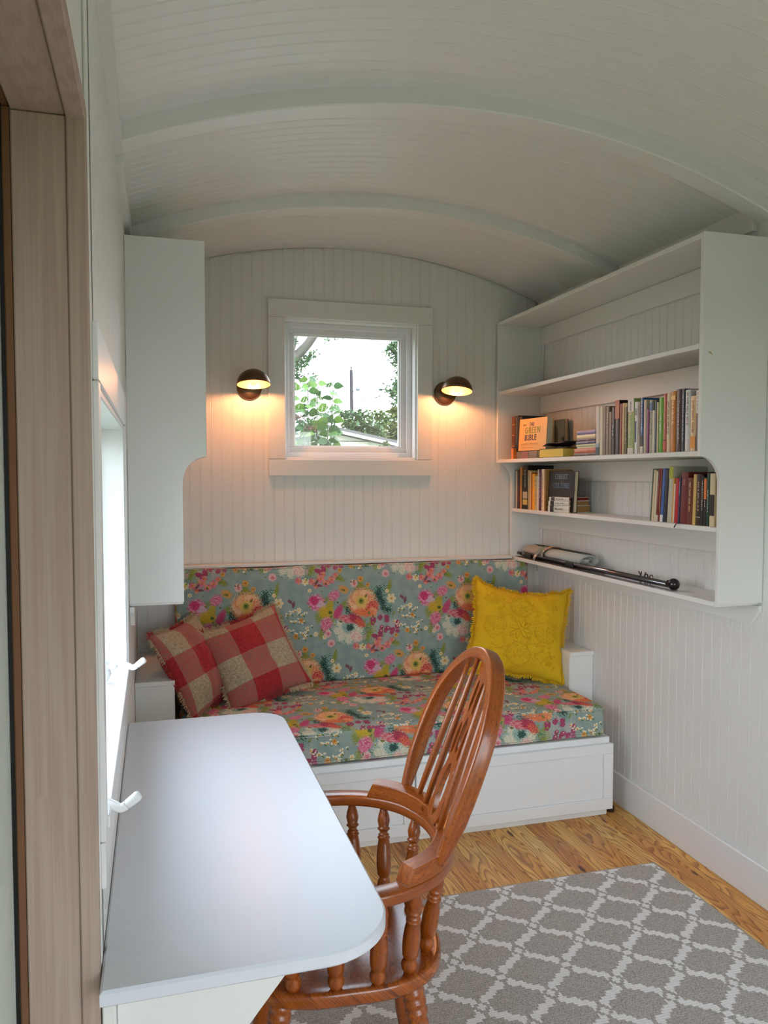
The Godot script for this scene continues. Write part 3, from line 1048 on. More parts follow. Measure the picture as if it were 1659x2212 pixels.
# ------------------------------------------------------------------ bench
func build_bench():
	var b := thing("storage_bench", "white built-in bench with two panelled drawer fronts below floral cushions", "bench", Vector3(0, 0, 0))
	bar("platform", b, Vector3(0.03, 0.315, -2.998), Vector3(1.905, 0.35, -3.885), M.gloss)
	bar("body", b, Vector3(0.045, 0.04, -3.0), Vector3(1.898, 0.3145, -3.88), M.paint)
	bar("plinth", b, Vector3(0.06, 0.0, -3.004), Vector3(1.900, 0.0395, -3.86), M.paint)
	for q in [[0.05, 0.997], [1.003, 1.913]]:
		var d := Node3D.new()
		d.name = "drawer"
		b.add_child(d, true)
		var x0: float = q[0]
		var x1: float = q[1]
		bar("rail", d, Vector3(x0, 0.282, -2.998), Vector3(x1, 0.325, -2.977), M.gloss)
		bar("rail", d, Vector3(x0, 0.034, -2.998), Vector3(x1, 0.083, -2.977), M.gloss)
		bar("stile", d, Vector3(x0, 0.0835, -2.998), Vector3(x0 + 0.046, 0.2815, -2.977), M.gloss)
		bar("stile", d, Vector3(x1 - 0.046, 0.0835, -2.998), Vector3(x1, 0.2815, -2.977), M.gloss)
		bar("panel", d, Vector3(x0 + 0.046, 0.083, -2.999), Vector3(x1 - 0.046, 0.282, -2.986), M.gloss)
	for sx in [0.845, 1.745]:
		bar("pull_slot", b, Vector3(sx, 0.024, -3.006), Vector3(sx + 0.062, 0.037, -3.0025), M.black, 0.001)
	mi("foot", lathe([Vector2(0.0, 0.0), Vector2(0.016, 0.0), Vector2(0.018, 0.02), Vector2(0.0, 0.022)], 14), flat(rgb(60, 34, 24)), b, Vector3(1.935, 0, -3.03))
	# boxed risers at both ends, a capped ledge along the wall
	for e in [[1.892, XR - 0.001, 1], [XL + 0.001, 0.068, 0]]:
		bar("riser", b, Vector3(e[0], 0.352, -3.33), Vector3(e[1], 0.632, -3.885), M.paint)
		bar("riser_cap", b, Vector3(e[0], 0.6325, -3.322), Vector3(e[1], 0.652, -3.885), M.paint)
	bar("back_ledge", b, Vector3(XL + 0.001, 1.052, -3.835), Vector3(1.83, 1.066, -3.893), M.wall)

func build_cushions():
	nz.seed = 31
	var sz := Vector3(1.80, 0.132, 0.77)
	var top := func(p: Vector3) -> Vector3:
		var c := Vector2(p.x / 0.9, p.z / 0.385)
		var dome: float = (1.0 - c.x * c.x * c.x * c.x) * (1.0 - c.y * c.y) * 0.016
		var w := nz.get_noise_3d(p.x * 3.1, p.y * 5.0, p.z * 3.1) * 0.004 + nz.get_noise_3d(p.x * 9.0, 0.0, p.z * 16.0) * 0.0014
		return Vector3(0, dome + w if p.y > 0.0 else 0.0, w * 0.8 if absf(p.z) > 0.36 else 0.0)
	var s := thing("seat_cushion", "thick floral seat cushion with peonies on grey-green, on the bench", "cushion", Vector3(0.987, 0.4175, -3.387))
	mi("cover", soft_box(sz, 0.022, 0.03, top), M.floral, s)
	for y in [0.05, -0.054]:
		var path := []
		for k in 73:
			var t := -0.89 + 1.78 * k / 72.0
			var q := Vector3(t, y, 0.3815)
			path.append(q + Vector3(0, nz.get_noise_1d(t * 4.0) * 0.002, 0.0012))
		mi("piping", tube(path, 0.0042, 8), M.floral, s)
	nz.seed = 32
	var front := func(p: Vector3) -> Vector3:
		var c := Vector2(p.x / 0.91, p.y / 0.29)
		var bulge: float = (1.0 - c.x * c.x * c.x * c.x) * (1.0 - c.y * c.y) * 0.012
		var w := nz.get_noise_3d(p.x * 2.7, p.y * 4.0, 0.0) * 0.004
		return Vector3(0, w if p.y > 0.2 else 0.0, (bulge + w) if p.z > 0 else 0.0)
	var bk := thing("back_cushion", "long floral back cushion with peonies standing against the wall", "cushion", Vector3(0.995, 0.760, -3.826), Vector3(-0.04, 0, 0))
	mi("cover", soft_box(Vector3(1.82, 0.578, 0.086), 0.018, 0.03, front), M.floral, bk)
	for e in [0.038, -0.036]:
		var path := []
		for k in 73:
			var t := -0.895 + 1.79 * k / 72.0
			path.append(Vector3(t, 0.2865 + nz.get_noise_3d(t * 2.7, 0.272 * 4.0, 0.0) * 0.004, e))
		mi("piping", tube(path, 0.004, 8), M.floral, bk)

# a stuffed square: corners stand out, sides pull in
func pillow_point(u: float, w: float, a: float, b: float, th: float, sgn: float, sd: float) -> Vector3:
	var pin := 0.10
	var x := u * a * (1.0 - pin * (1.0 - w * w) * absf(u))
	var y := w * b * (1.0 - pin * (1.0 - u * u) * absf(w))
	if sd == 1.0:
		y -= 0.028 * (1.0 - u * u) * clamp(w + 0.2, 0.0, 1.2) + 0.005 * nz.get_noise_2d(u * 3.2 + 4.0, w * 3.2)
		x += 0.005 * nz.get_noise_2d(u * 3.0, w * 3.0 + 9.0)
	var e := (1.0 - pow(absf(u), 2.6)) * (1.0 - pow(absf(w), 2.6))
	var z := sgn * th * pow(max(e, 0.0), 0.55)
	z += nz.get_noise_3d(u * 1.6 + sd, w * 1.6, sgn) * 0.012 * e + nz.get_noise_3d(u * 5.0 + sd, w * 5.0, 3.0) * 0.004 * e
	return Vector3(x, y, z)

func pillow_mesh(a: float, b: float, th: float, sd: float, uvs: float, uo := Vector2.ZERO) -> ArrayMesh:
	var st := S(true)
	var n := 40
	for sgn in [1.0, -1.0]:
		for i in n:
			for j in n:
				var q := []
				var t := []
				for e in [[0, 0], [1, 0], [1, 1], [0, 1]]:
					var u: float = -1.0 + 2.0 * (i + e[0]) / n
					var w: float = -1.0 + 2.0 * (j + e[1]) / n
					q.append(pillow_point(u, w, a, b, th, sgn, sd))
					t.append(Vector2(u * a, -w * b) * uvs + uo)
				if sgn > 0:
					quad(st, q[0], q[1], q[2], q[3], t[0], t[1], t[2], t[3])
				else:
					quad(st, q[0], q[3], q[2], q[1], t[0], t[3], t[2], t[1])
	return done(st)

# ravelled thread along the seam, one mesh
func fringe_mesh(a: float, b: float, sd: float, length: float, per: int, width: float, keep: Callable) -> ArrayMesh:
	var st := S()
	rng.seed = int(sd * 100.0) + 5
	for e in 4:
		for k in per:
			var t := -1.0 + 2.0 * (k + rng.randf()) / per
			var u := t if e < 2 else (1.0 if e == 2 else -1.0)
			var w := t if e >= 2 else (1.0 if e == 0 else -1.0)
			if not keep.call(u, w):
				continue
			var p := pillow_point(u, w, a, b, 0.05, 1.0, sd)
			var out := Vector3(u, 0, 0) if e >= 2 else Vector3(0, w, 0)
			out = (out.normalized() + Vector3(rng.randf_range(-0.35, 0.35), rng.randf_range(-0.35, 0.35), rng.randf_range(-0.5, 0.5))).normalized()
			var sidev := (Vector3(0, 1, 0) if e >= 2 else Vector3(1, 0, 0)) * width
			var L := length * rng.randf_range(0.6, 1.15)
			var m := p + out * L * 0.55 + Vector3(0, 0, rng.randf_range(-0.004, 0.006))
			var tip := p + out * L + Vector3(rng.randf_range(-0.003, 0.003), -0.002, rng.randf_range(-0.006, 0.006))
			var p0 := p - out * 0.006
			quad(st, p0 - sidev, p0 + sidev, m + sidev, m - sidev)
			quad(st, m - sidev, m + sidev, tip + sidev * 0.6, tip - sidev * 0.6)
			quad(st, p0 + Vector3(0, 0, -width), p0 + Vector3(0, 0, width), m + Vector3(0, 0, width), m + Vector3(0, 0, -width))
	return done(st)

func build_pillows():
	nz.seed = 41
	var all := func(_u, _w): return true
	# yellow
	var y := thing("yellow_pillow", "mustard yellow embroidered pillow with fringe in the bench corner", "pillow", Vector3(1.712, 0.733, -3.515), Vector3(-0.33, -0.30, -0.13))
	mi("cover", pillow_mesh(0.24, 0.235, 0.085, 1.0, 1.0 / 0.47, Vector2(0.5, 0.5)), M.yellow, y)
	var em := mi("embroidery", embroidery_mesh(0.24, 0.235, 0.085, 1.0), M.yellow_fringe, y)
	em.set_meta("kind", "stuff")
	var f := mi("fringe", fringe_mesh(0.24, 0.235, 1.0, 0.017, 260, 0.0016, all), M.yellow_fringe, y)
	f.set_meta("kind", "stuff")
	# two red and tan checks
	var red_on := func(u, w): return int(floor((u * 0.21 + 0.04) / 0.128)) % 2 == 0 and int(floor((w * 0.21) / 0.128 + 8.5)) % 2 == 0
	var tan_on := func(u, w): return not (int(floor((u * 0.21 + 0.04) / 0.128)) % 2 == 0 and int(floor((w * 0.21) / 0.128 + 8.5)) % 2 == 0)
	for e in [["red and tan checked pillow in front, leaning on the floral backrest", Vector3(0.425, 0.668, -3.56), Vector3(-0.52, 0.22, 0.27), 2.0, Vector2(0.3, 0.62)], ["red and tan checked pillow behind, in the bench corner beneath the white panel", Vector3(0.155, 0.667, -3.50), Vector3(-0.50, 1.02, 0.05), 3.0, Vector2(0.2, 0.3)]]:
		var p := thing("checked_pillow", e[0], "pillow", e[1], e[2], "checked pillows")
		mi("cover", pillow_mesh(0.205, 0.205, 0.07, e[3], 1.0 / 0.256, e[4]), M.gingham, p)
		var g := mi("fringe", fringe_mesh(0.205, 0.205, e[3], 0.02, 150, 0.0016, red_on), M.fringe_red, p)
		g.set_meta("kind", "stuff")
		var h := mi("fringe", fringe_mesh(0.205, 0.205, e[3] + 0.5, 0.02, 150, 0.0016, tan_on), M.fringe_tan, p)
		h.set_meta("kind", "stuff")

# ------------------------------------------------------------------ desk
func build_desk():
	var d := thing("wall_desk", "white wall-hung desk with rounded corners under the side window", "desk", Vector3(0, 0, 0))
	var x0 := XL + 0.001
	var x1 := 0.386
	var za := -2.53
	var zb := -1.205
	var poly := []
	# seen from above: x across, y stands for -z
	var r1 := 0.10
	var r2 := 0.13
	poly.append(Vector2(x0, -za))
	for k in 13:
		var t := PI / 2 - PI / 2 * k / 12
		poly.append(Vector2(x1 - r1 + cos(t) * r1, -za - r1 + sin(t) * r1))
	for k in 13:
		var t := -PI / 2 * k / 12
		poly.append(Vector2(x1 - r2 + cos(t) * r2, -zb + r2 + sin(t) * r2))
	poly.append(Vector2(x0, -zb))
	mi("desktop", prism(poly, 0.026, 0.004), M.desk, d, Vector3(0, 0.732 - 0.013, 0), Vector3(-PI / 2, 0, 0))
	for z in [-1.30, -2.35]:
		var tri_ := [Vector2(x0 + 0.02, 0.705), Vector2(0.232, 0.705), Vector2(0.232, 0.69), Vector2(x0 + 0.035, 0.34), Vector2(x0 + 0.02, 0.34)]
		mi("bracket", prism(tri_, 0.02, 0.0015), M.paint, d, Vector3(0, 0, z))
		bar("cleat", d, Vector3(x0, 0.30, z - 0.045), Vector3(x0 + 0.0195, 0.705, z + 0.045), M.paint)
	bar("wall_cleat", d, Vector3(x0, 0.645, -2.30), Vector3(x0 + 0.0195, 0.7055, -1.35), M.paint)

# ------------------------------------------------------------------ chair
func spindle_profile(L: float, k := 1.0) -> Array:
	var a := []
	for e in [[0.0, 0.0], [0.010, 0.0], [0.011, 0.02], [0.0155, 0.06], [0.0175, 0.10], [0.0145, 0.15], [0.0105, 0.18], [0.013, 0.195], [0.0165, 0.22], [0.0185, 0.32], [0.0185, 0.42], [0.0165, 0.54], [0.0135, 0.62], [0.0158, 0.635], [0.0158, 0.65], [0.0125, 0.66], [0.0145, 0.672], [0.0125, 0.684], [0.0095, 0.70], [0.0125, 0.725], [0.0158, 0.735], [0.0158, 0.752], [0.0125, 0.762], [0.0145, 0.80], [0.016, 0.84], [0.0135, 0.90], [0.010, 0.95], [0.0095, 1.0], [0.0, 1.0]]:
		a.append(Vector2(e[0] * k, e[1] * L))
	return a

func leg_profile(L: float) -> Array:
	var a := []
	for e in [[0.0, 0.0], [0.012, 0.0], [0.014, 0.06], [0.019, 0.22], [0.022, 0.34], [0.020, 0.44], [0.0165, 0.52], [0.021, 0.535], [0.021, 0.55], [0.016, 0.56], [0.016, 0.57], [0.021, 0.58], [0.021, 0.595], [0.017, 0.605], [0.0195, 0.64], [0.0215, 0.72], [0.0225, 0.78], [0.018, 0.80], [0.0245, 0.815], [0.0245, 0.84], [0.019, 0.85], [0.0245, 0.862], [0.0245, 0.885], [0.019, 0.895], [0.0245, 0.908], [0.0245, 0.93], [0.019, 0.942], [0.022, 0.96], [0.021, 1.0], [0.0, 1.0]]:
		a.append(Vector2(e[0], e[1] * L))
	return a

# turned piece standing between two points
func turned(called: String, parent: Node, a: Vector3, b: Vector3, prof: Array, m: Material):
	var st := S(true)
	add_lathe(st, prof, 16)
	var o := mi(called, done(st), m, parent, a)
	var y := (b - a).normalized()
	var x := y.cross(Vector3.BACK).normalized()
	o.basis = Basis(x, y, x.cross(y).normalized())
	return o

func build_chair():
	# local axes: +x points out through the back, z across, the seat faces -x
	var c := thing("windsor_armchair", "brown oak bow-back armchair with pierced splat drawn up to the desk", "chair", Vector3(0.402, 0.0066, -1.697), Vector3(0, -0.119, 0))
	var seat_y := 0.455
	# seat
	var st := S(true)
	var nu := 56
	var rows := [[0.80, -0.036, 0.9], [0.97, -0.034, 1.0], [1.0, -0.026, 1.0], [1.0, -0.006, 1.0], [0.985, -0.001, 1.0], [0.95, 0.0, 1.0], [0.85, -0.002, 1.0], [0.7, -0.006, 1.0], [0.5, -0.011, 1.0], [0.25, -0.013, 1.0], [0.0, -0.012, 1.0]]
	var rim := []
	for k in nu:
		var t := TAU * k / nu
		var ca := cos(t)
		var sa := sin(t)
		var rx := 0.215 if ca > 0.0 else 0.235
		rim.append(Vector3(signf(ca) * pow(absf(ca), 0.78) * rx - 0.005, 0, -signf(sa) * pow(absf(sa), 0.72) * (0.208 + 0.022 * max(0.0, -ca))))
	for i in rows.size() - 1:
		for k in nu:
			var l := (k + 1) % nu
			var p0: Vector3 = rim[k] * rows[i][0] + Vector3(0, rows[i][1], 0)
			var p1: Vector3 = rim[l] * rows[i][0] + Vector3(0, rows[i][1], 0)
			var q1: Vector3 = rim[l] * rows[i + 1][0] + Vector3(0, rows[i + 1][1], 0)
			var q0: Vector3 = rim[k] * rows[i + 1][0] + Vector3(0, rows[i + 1][1], 0)
			quad(st, p0, p1, q1, q0, Vector2(p0.x + p0.y, p0.z), Vector2(p1.x + p1.y, p1.z), Vector2(q1.x + q1.y, q1.z), Vector2(q0.x + q0.y, q0.z))
	for k in nu:
		tri(st, rim[(k + 1) % nu] * 0.8 + Vector3(0, -0.036, 0), rim[k] * 0.8 + Vector3(0, -0.036, 0), Vector3(0, -0.036, 0))
	mi("seat", done(st), M.oak_seat, c, Vector3(0, seat_y, 0))
	# legs and stretchers
	for s in [-1.0, 1.0]:
		for f in [-1.0, 1.0]:
			var top := Vector3(f * 0.135 - 0.01, seat_y - 0.03, s * 0.128)
			var bot := Vector3(f * 0.20 - 0.01, 0, s * 0.19)
			turned("leg", c, bot, top, leg_profile(bot.distance_to(top)), M.oak)
		turned("stretcher", c, Vector3(-0.178, 0.085, s * 0.176), Vector3(0.158, 0.085, s * 0.176), [Vector2(0, 0), Vector2(0.008, 0.0), Vector2(0.009, 0.05), Vector2(0.015, 0.168), Vector2(0.009, 0.286), Vector2(0.008, 0.336), Vector2(0, 0.336)], M.oak)
	turned("stretcher", c, Vector3(-0.01, 0.085, -0.176), Vector3(-0.01, 0.085, 0.176), [Vector2(0, 0), Vector2(0.008, 0.0), Vector2(0.009, 0.05), Vector2(0.015, 0.167), Vector2(0.009, 0.284), Vector2(0.008, 0.334), Vector2(0, 0.334)], M.oak)
	# arm bow: one rail sweeping round the back
	var arm_y := 0.664
	var half := [Vector3(-0.19, 0, 0.215), Vector3(-0.14, 0, 0.238), Vector3(-0.06, 0, 0.247), Vector3(0.03, 0, 0.243), Vector3(0.10, 0, 0.22), Vector3(0.16, 0, 0.175), Vector3(0.20, 0, 0.11), Vector3(0.22, 0, 0.04)]
	var u := []
	for p in half:
		u.append(p + Vector3(0, arm_y, 0))
	for i in range(half.size() - 1, -1, -1):
		u.append(Vector3(half[i].x, arm_y, -half[i].z))
	var path := spline(u, 5)
	var secs := []
	for i in path.size():
		var e: float = float(min(i, path.size() - 1 - i))
		var w := 0.046
		if e < 5:
			w = 0.030 + 0.0055 * e
		secs.append(round_rect(w, 0.027, 0.007))
	st = S(true)
	add_sweep(st, path, [Vector3.UP], secs)
	mi("arm_rail", done(st), M.oak, c)
	# raised crest on the back of it, ends sloped
	var crest := []
	var csec := []
	for i in path.size():
		var p: Vector3 = path[i]
		if p.x > 0.075:
			crest.append(p + Vector3(0.002, 0.0305, 0))
	for i in crest.size():
		var e: int = min(i, crest.size() - 1 - i)
		var hh: float = [0.004, 0.034, 0.034][min(e, 2)]
		var sec := round_rect(0.043, hh, 0.0028)
		for q in sec.size():
			sec[q].y -= (0.034 - hh) * 0.5
		csec.append(sec)
	st = S()
	add_sweep(st, crest, [Vector3.UP], csec)
	mi("crest", done(st), M.oak, c)
	# turned supports under the arms
	for s in [-1.0, 1.0]:
		for e in [[-0.125, 0.178, -0.15, 0.232], [-0.04, 0.186, -0.05, 0.244], [0.045, 0.184, 0.045, 0.238], [0.115, 0.158, 0.122, 0.203], [0.165, 0.09, 0.188, 0.128]]:
			var a := Vector3(e[0], seat_y - 0.004, s * e[1])
			var b := Vector3(e[2], arm_y - 0.012, s * e[3])
			turned("arm_spindle", c, a, b, spindle_profile(a.distance_to(b)), M.oak)
	# bow back, leaning
	var base := Vector3(0.188, 0.70, 0)
	var tip := Vector3(0.335, 1.083, 0)
	var up := tip - base
	var prof := [[-0.012, 0.188], [0.10, 0.197], [0.25, 0.206], [0.40, 0.209], [0.55, 0.204], [0.68, 0.188], [0.80, 0.156], [0.89, 0.116], [0.95, 0.073], [0.975, 0.032]]
	var bow := []
	for e in prof:
		bow.append(base + up * e[0] + Vector3(0, 0, e[1]))
	bow.append(base + up * 0.982)
	for i in range(prof.size() - 1, -1, -1):
		bow.append(base + up * prof[i][0] + Vector3(0, 0, -prof[i][1]))
	# the back is bent a little: sides stand forward of the middle
	for i in bow.size():
		var b: Vector3 = bow[i]
		b.x -= 0.35 * b.z * b.z
		bow[i] = b
	path = spline(bow, 5)
	secs = []
	var fwd := up.normalized().cross(Vector3(0, 0, 1))
	for i in path.size():
		var e: float = float(min(i, path.size() - 1 - i))
		var k: float = clamp(e / 9.0, 0.0, 1.0)
		secs.append(round_rect(lerpf(0.023, 0.027, k), lerpf(0.023, 0.036, k), lerpf(0.0112, 0.0055, k), 4))
	st = S(true)
	add_sweep(st, path, [fwd], secs)
	mi("back_bow", done(st), M.oak, c)
	# thin spindles
	for z in [0.128, 0.070]:
		for s in [-1.0, 1.0]:
			var h := 0.905 if z > 0.1 else 0.955
			var a := base + up * -0.02 + Vector3(0.012 - 0.35 * z * z, 0, s * z * 1.02)
			var b := base + up * h + Vector3(-0.35 * z * z * 0.5, 0, s * z * 0.78)
			var L := a.distance_to(b)
			turned("back_spindle", c, a, b, [Vector2(0, 0), Vector2(0.0062, 0.0), Vector2(0.0085, L * 0.25), Vector2(0.0088, L * 0.5), Vector2(0.0075, L * 0.8), Vector2(0.0058, L), Vector2(0, L)], M.oak)
	build_splat(c, base + Vector3(0.014, 0, 0), up)

# pierced splat: bars between an outline and slots whose widths swell and close
func build_splat(parent: Node3D, base: Vector3, up: Vector3):
	var st := S()
	var y := up.normalized()
	var z := Vector3(0, 0, 1)
	var x := y.cross(z).normalized()
	var L := up.length()
	var rows := 80
	var data := []
	for i in rows + 1:
		var h := float(i) / rows * 0.985
		var w := 0.036
		if h < 0.36:
			w = 0.032 + 0.014 * sin(clamp(h / 0.36, 0.0, 1.0) * PI) + 0.004 * sin(h / 0.36 * PI * 4.0)
		elif h < 0.62:
			w = 0.034 + 0.016 * sin((h - 0.36) / 0.26 * PI)
		elif h < 0.84:
			w = 0.034 + 0.004 * sin((h - 0.62) / 0.22 * PI)
		else:
			w = 0.034 + 0.013 * smoothstep(0.84, 0.9, h) - 0.010 * smoothstep(0.93, 1.0, h)
		var holes := []
		var o := func(a: float, b: float, c: float, m: float):
			var t := (h - a) / (b - a)
			if t > 0.0 and t < 1.0:
				holes.append([c - m * pow(sin(t * PI), 0.5), c + m * pow(sin(t * PI), 0.5)])
		o.call(0.035, 0.335, 0.0, 0.022)
		o.call(0.375, 0.565, -0.027, 0.0085)
		o.call(0.395, 0.605, 0.0, 0.0125)
		o.call(0.375, 0.565, 0.027, 0.0085)
		o.call(0.635, 0.825, -0.014, 0.0085)
		o.call(0.635, 0.825, 0.014, 0.0085)
		holes.sort_custom(func(p, q): return p[0] < q[0])
		data.append([h, w, holes])
	var t2 := 0.006
	for i in rows:
		var A: Array = data[i]
		var B: Array = data[i + 1]
		# where slots begin or end, the other row closes them to a point
		var ha: Array = A[2].duplicate()
		var hb: Array = B[2].duplicate()
		for e in [[ha, hb], [hb, ha]]:
			for q in e[0]:
				var found := false
				var mid: float = (q[0] + q[1]) * 0.5
				for r in e[1]:
					if absf((r[0] + r[1]) * 0.5 - mid) < 0.002:
						found = true
				if not found:
					e[1].append([mid, mid])
		var key := func(p, q): return p[0] + p[1] < q[0] + q[1]
		ha.sort_custom(key)
		hb.sort_custom(key)
		var ea := [-A[1]]
		var eb := [-B[1]]
		for q in ha:
			ea.append_array(q)
		for q in hb:
			eb.append_array(q)
		ea.append(A[1])
		eb.append(B[1])
		var oa: Vector3 = base + up * A[0]
		var ob: Vector3 = base + up * B[0]
		for k in range(0, ea.size(), 2):
			var a0: Vector3 = oa + z * ea[k]
			var a1: Vector3 = oa + z * ea[k + 1]
			var b0: Vector3 = ob + z * eb[k]
			var b1: Vector3 = ob + z * eb[k + 1]
			var f := x * t2
			var va: float = A[0] * L
			var vb: float = B[0] * L
			quad(st, a1 + f, a0 + f, b0 + f, b1 + f, Vector2(ea[k + 1], va), Vector2(ea[k], va), Vector2(eb[k], vb), Vector2(eb[k + 1], vb))
			quad(st, a0 - f, a1 - f, b1 - f, b0 - f, Vector2(ea[k], va), Vector2(ea[k + 1], va), Vector2(eb[k + 1], vb), Vector2(eb[k], vb))
			quad(st, a0 + f, a0 - f, b0 - f, b0 + f, Vector2(0, va), Vector2(0.01, va), Vector2(0.01, vb), Vector2(0, vb))
			quad(st, a1 - f, a1 + f, b1 + f, b1 - f, Vector2(0, va), Vector2(0.01, va), Vector2(0.01, vb), Vector2(0, vb))
	mi("splat", done(st), M.oak, parent)

# ------------------------------------------------------------------ rug
func build_rug():
	var x0 := 0.14
	var x1 := 1.828
	var z0 := -2.556
	var z1 := -0.25
	var r := thing("area_rug", "grey flat-woven rug with a white trellis pattern on the plank floor", "rug", Vector3(0, 0, 0))
	var st := S(true)
	var nx := 24
	var nzz := 30
	nz.seed = 51
	for i in nx:
		for j in nzz:
			var q := []
			var t := []
			for e in [[0, 0], [0, 1], [1, 1], [1, 0]]:
				var fx: float = float(i + e[0]) / nx
				var fz: float = float(j + e[1]) / nzz
				var x := lerpf(x0, x1, fx) + 0.004 * sin(fz * 9.0) * (1.0 if fx > 0.5 else -1.0) * absf(fx - 0.5) * 2.0
				var z := lerpf(z0, z1, fz) + 0.006 * sin(fx * 5.0 + 0.7) * (1.0 - fz)
				q.append(Vector3(x, 0.0062 + 0.0008 * nz.get_noise_2d(x * 3.0, z * 3.0), z))
				t.append(Vector2(x - 1.723, z + 2.41))
			quad(st, q[0], q[1], q[2], q[3], t[0], t[1], t[2], t[3])
	mi("weave", done(st), M.rug, r)
	var edge := []
	for k in 61:
		var f := k / 60.0
		edge.append(Vector3(lerpf(x0, x1, f), 0.0036, z0 + 0.006 * sin(f * 5.0 + 0.7)))
	mi("binding", tube(edge, 0.0034, 8), M.rug_edge, r)
	edge = []
	for k in 61:
		var f := k / 60.0
		edge.append(Vector3(x1 + 0.004 * sin(f * 9.0), 0.0036, lerpf(z0, z1, f) + 0.006 * sin(5.7) * (1.0 - f)))
	mi("binding", tube(edge, 0.0036, 8), M.rug_edge, r)

# ------------------------------------------------------------------ sconces
func build_sconces():
	for e in [[0.449, 1.925, 0.453, "bronze dome wall sconce with lit bulb, to the left of the back window", 0.0, 0.17], [1.466, 1.925, 1.476, "bronze dome wall sconce with lit bulb, between the back window and the bookcase", -0.13, 0.17]]:
		var s := thing("wall_sconce", e[3], "lamp", Vector3(e[0], e[1], ZB), Vector3.ZERO, "wall sconces")
		mi("backplate", lathe([Vector2(0.0, 0.0), Vector2(0.061, 0.0), Vector2(0.061, 0.01), Vector2(0.057, 0.016), Vector2(0.03, 0.021), Vector2(0.0, 0.022)], 40), M.bronze, s, Vector3.ZERO, Vector3(PI / 2, 0, 0))
		var c := Vector3(e[2] - e[0], -0.002, 0.148)
		mi("arm", tube(spline([Vector3(0, 0.0, 0.018), Vector3(0.0, 0.03, 0.04), Vector3(c.x * 0.6, 0.052, 0.075), c + Vector3(0, 0.058, -0.03)], 5), 0.007, 10, Vector3.RIGHT), M.bronze, s)
		var h := Node3D.new()
		h.name = "shade"
		s.add_child(h, true)
		h.position = c
		h.rotation = Vector3(-e[5], 0, e[4])
		var out := []
		var inn := []
		for k in 15:
			var t := PI / 2 * k / 14
			out.append(Vector2(0.079 * cos(t), 0.074 * sin(t)))
			inn.append(Vector2(0.0772 * cos(t), 0.0722 * sin(t)))
		out[-1].x = 0.0
		inn[-1].x = 0.0
		out.push_front(Vector2(0.0772, 0.0))
		mi("dome", lathe(out, 40), M.bronze, h)
		inn.reverse()
		mi("lining", lathe(inn, 40), M.shade_inside, h)
		mi("socket", lathe([Vector2(0.0, 0.03), Vector2(0.015, 0.03), Vector2(0.016, 0.066), Vector2(0.0, 0.068)], 20), M.shade_inside, h)
		var bm := mat(rgb(255, 214, 150), 0.3)
		bm.emission_enabled = true
		bm.emission = Color8(255, 190, 110)
		bm.emission_energy_multiplier = 2.6
		mi("bulb", lathe([Vector2(0.0, -0.006), Vector2(0.009, -0.004), Vector2(0.0165, 0.004), Vector2(0.019, 0.014), Vector2(0.016, 0.024), Vector2(0.0105, 0.033), Vector2(0.0, 0.034)], 20), bm, h)
		var li := OmniLight3D.new()
		li.name = "bulb_light"
		h.add_child(li)
		li.position = Vector3(0, 0.014, 0)
		li.light_color = Color8(255, 172, 112)
		li.light_energy = 0.1
		li.light_size = 0.015
		li.omni_range = 8.0
		li.omni_attenuation = 2.0
		li.shadow_enabled = true

# ------------------------------------------------------------------ books
# a book stands on its tail: +x runs from spine to fore-edge, +z is the front board
func make_book(label: String, at: Vector3, rot: Vector3, T: float, H: float, D: float, col: Color, bands := [], title := "", tcol := Color.WHITE, tspan := [0.2, 0.85], group := "") -> Node3D:
	var b := thing("book", label, "book", at, rot, group)
	var cv := flat(col, 0.45)
	var t: float = min(0.0022, T * 0.2)
	var o := []
	for k in 7:
		var a := -1.0 + 2.0 * k / 6
		o.append(Vector2(0.0 + 0.0025 * a * a * min(1.0, T / 0.03), a * T * 0.5))
	var poly := o + [Vector2(D, T * 0.5), Vector2(D, T * 0.5 - t), Vector2(t + 0.0026, T * 0.5 - t), Vector2(t + 0.0026, -T * 0.5 + t), Vector2(D, -T * 0.5 + t), Vector2(D, -T * 0.5)]
	var st := S()
	add_prism(st, poly, H, 0.0, Transform3D(Basis(Vector3(1, 0, 0), Vector3(0, 0, -1), Vector3(0, 1, 0)), Vector3(0, H * 0.5, 0)))
	mi("cover", done(st), cv, b)
	mi("pages", cbox(Vector3(D - 0.006, H - 0.005, T - 2.0 * t - 0.0002), 0.0006), M.pages, b, Vector3(D * 0.5 + 0.001, H * 0.5, 0))
	for e in bands:
		mi("spine_band", cbox(Vector3(0.0012, (e[1] - e[0]) * H, T * 0.96), 0.0003), flat(e[2], 0.5), b, Vector3(0.0001, (e[0] + e[1]) * 0.5 * H, 0))
	if title == "~":
		var w: float = (tspan[1] - tspan[0]) * H
		print_marks(b, Vector3(-0.0006, tspan[1] * H, 0), Vector3(0, -1, 0), Vector3(0, 0, 1), w, min(T * 0.34, 0.009), tcol)
	elif title != "":
		spine_text(b, title, tcol, (tspan[0] + tspan[1]) * 0.5 * H, (tspan[1] - tspan[0]) * H, T * 0.62)
	return b

func letters(s: String, bold := false, serif := false) -> TextMesh:
	var key := "t%s%s%s" % [s, bold, serif]
	if not cache.has(key):
		var f := SystemFont.new()
		f.font_names = PackedStringArray(["Droid Serif" if serif else "Droid Sans"])
		f.font_weight = 700 if bold else 400
		var m := TextMesh.new()
		m.font = f
		m.text = s
		m.font_size = 32
		m.pixel_size = 0.01
		m.depth = 0.02
		m.curve_step = 2.0
		cache[key] = m
	return cache[key]

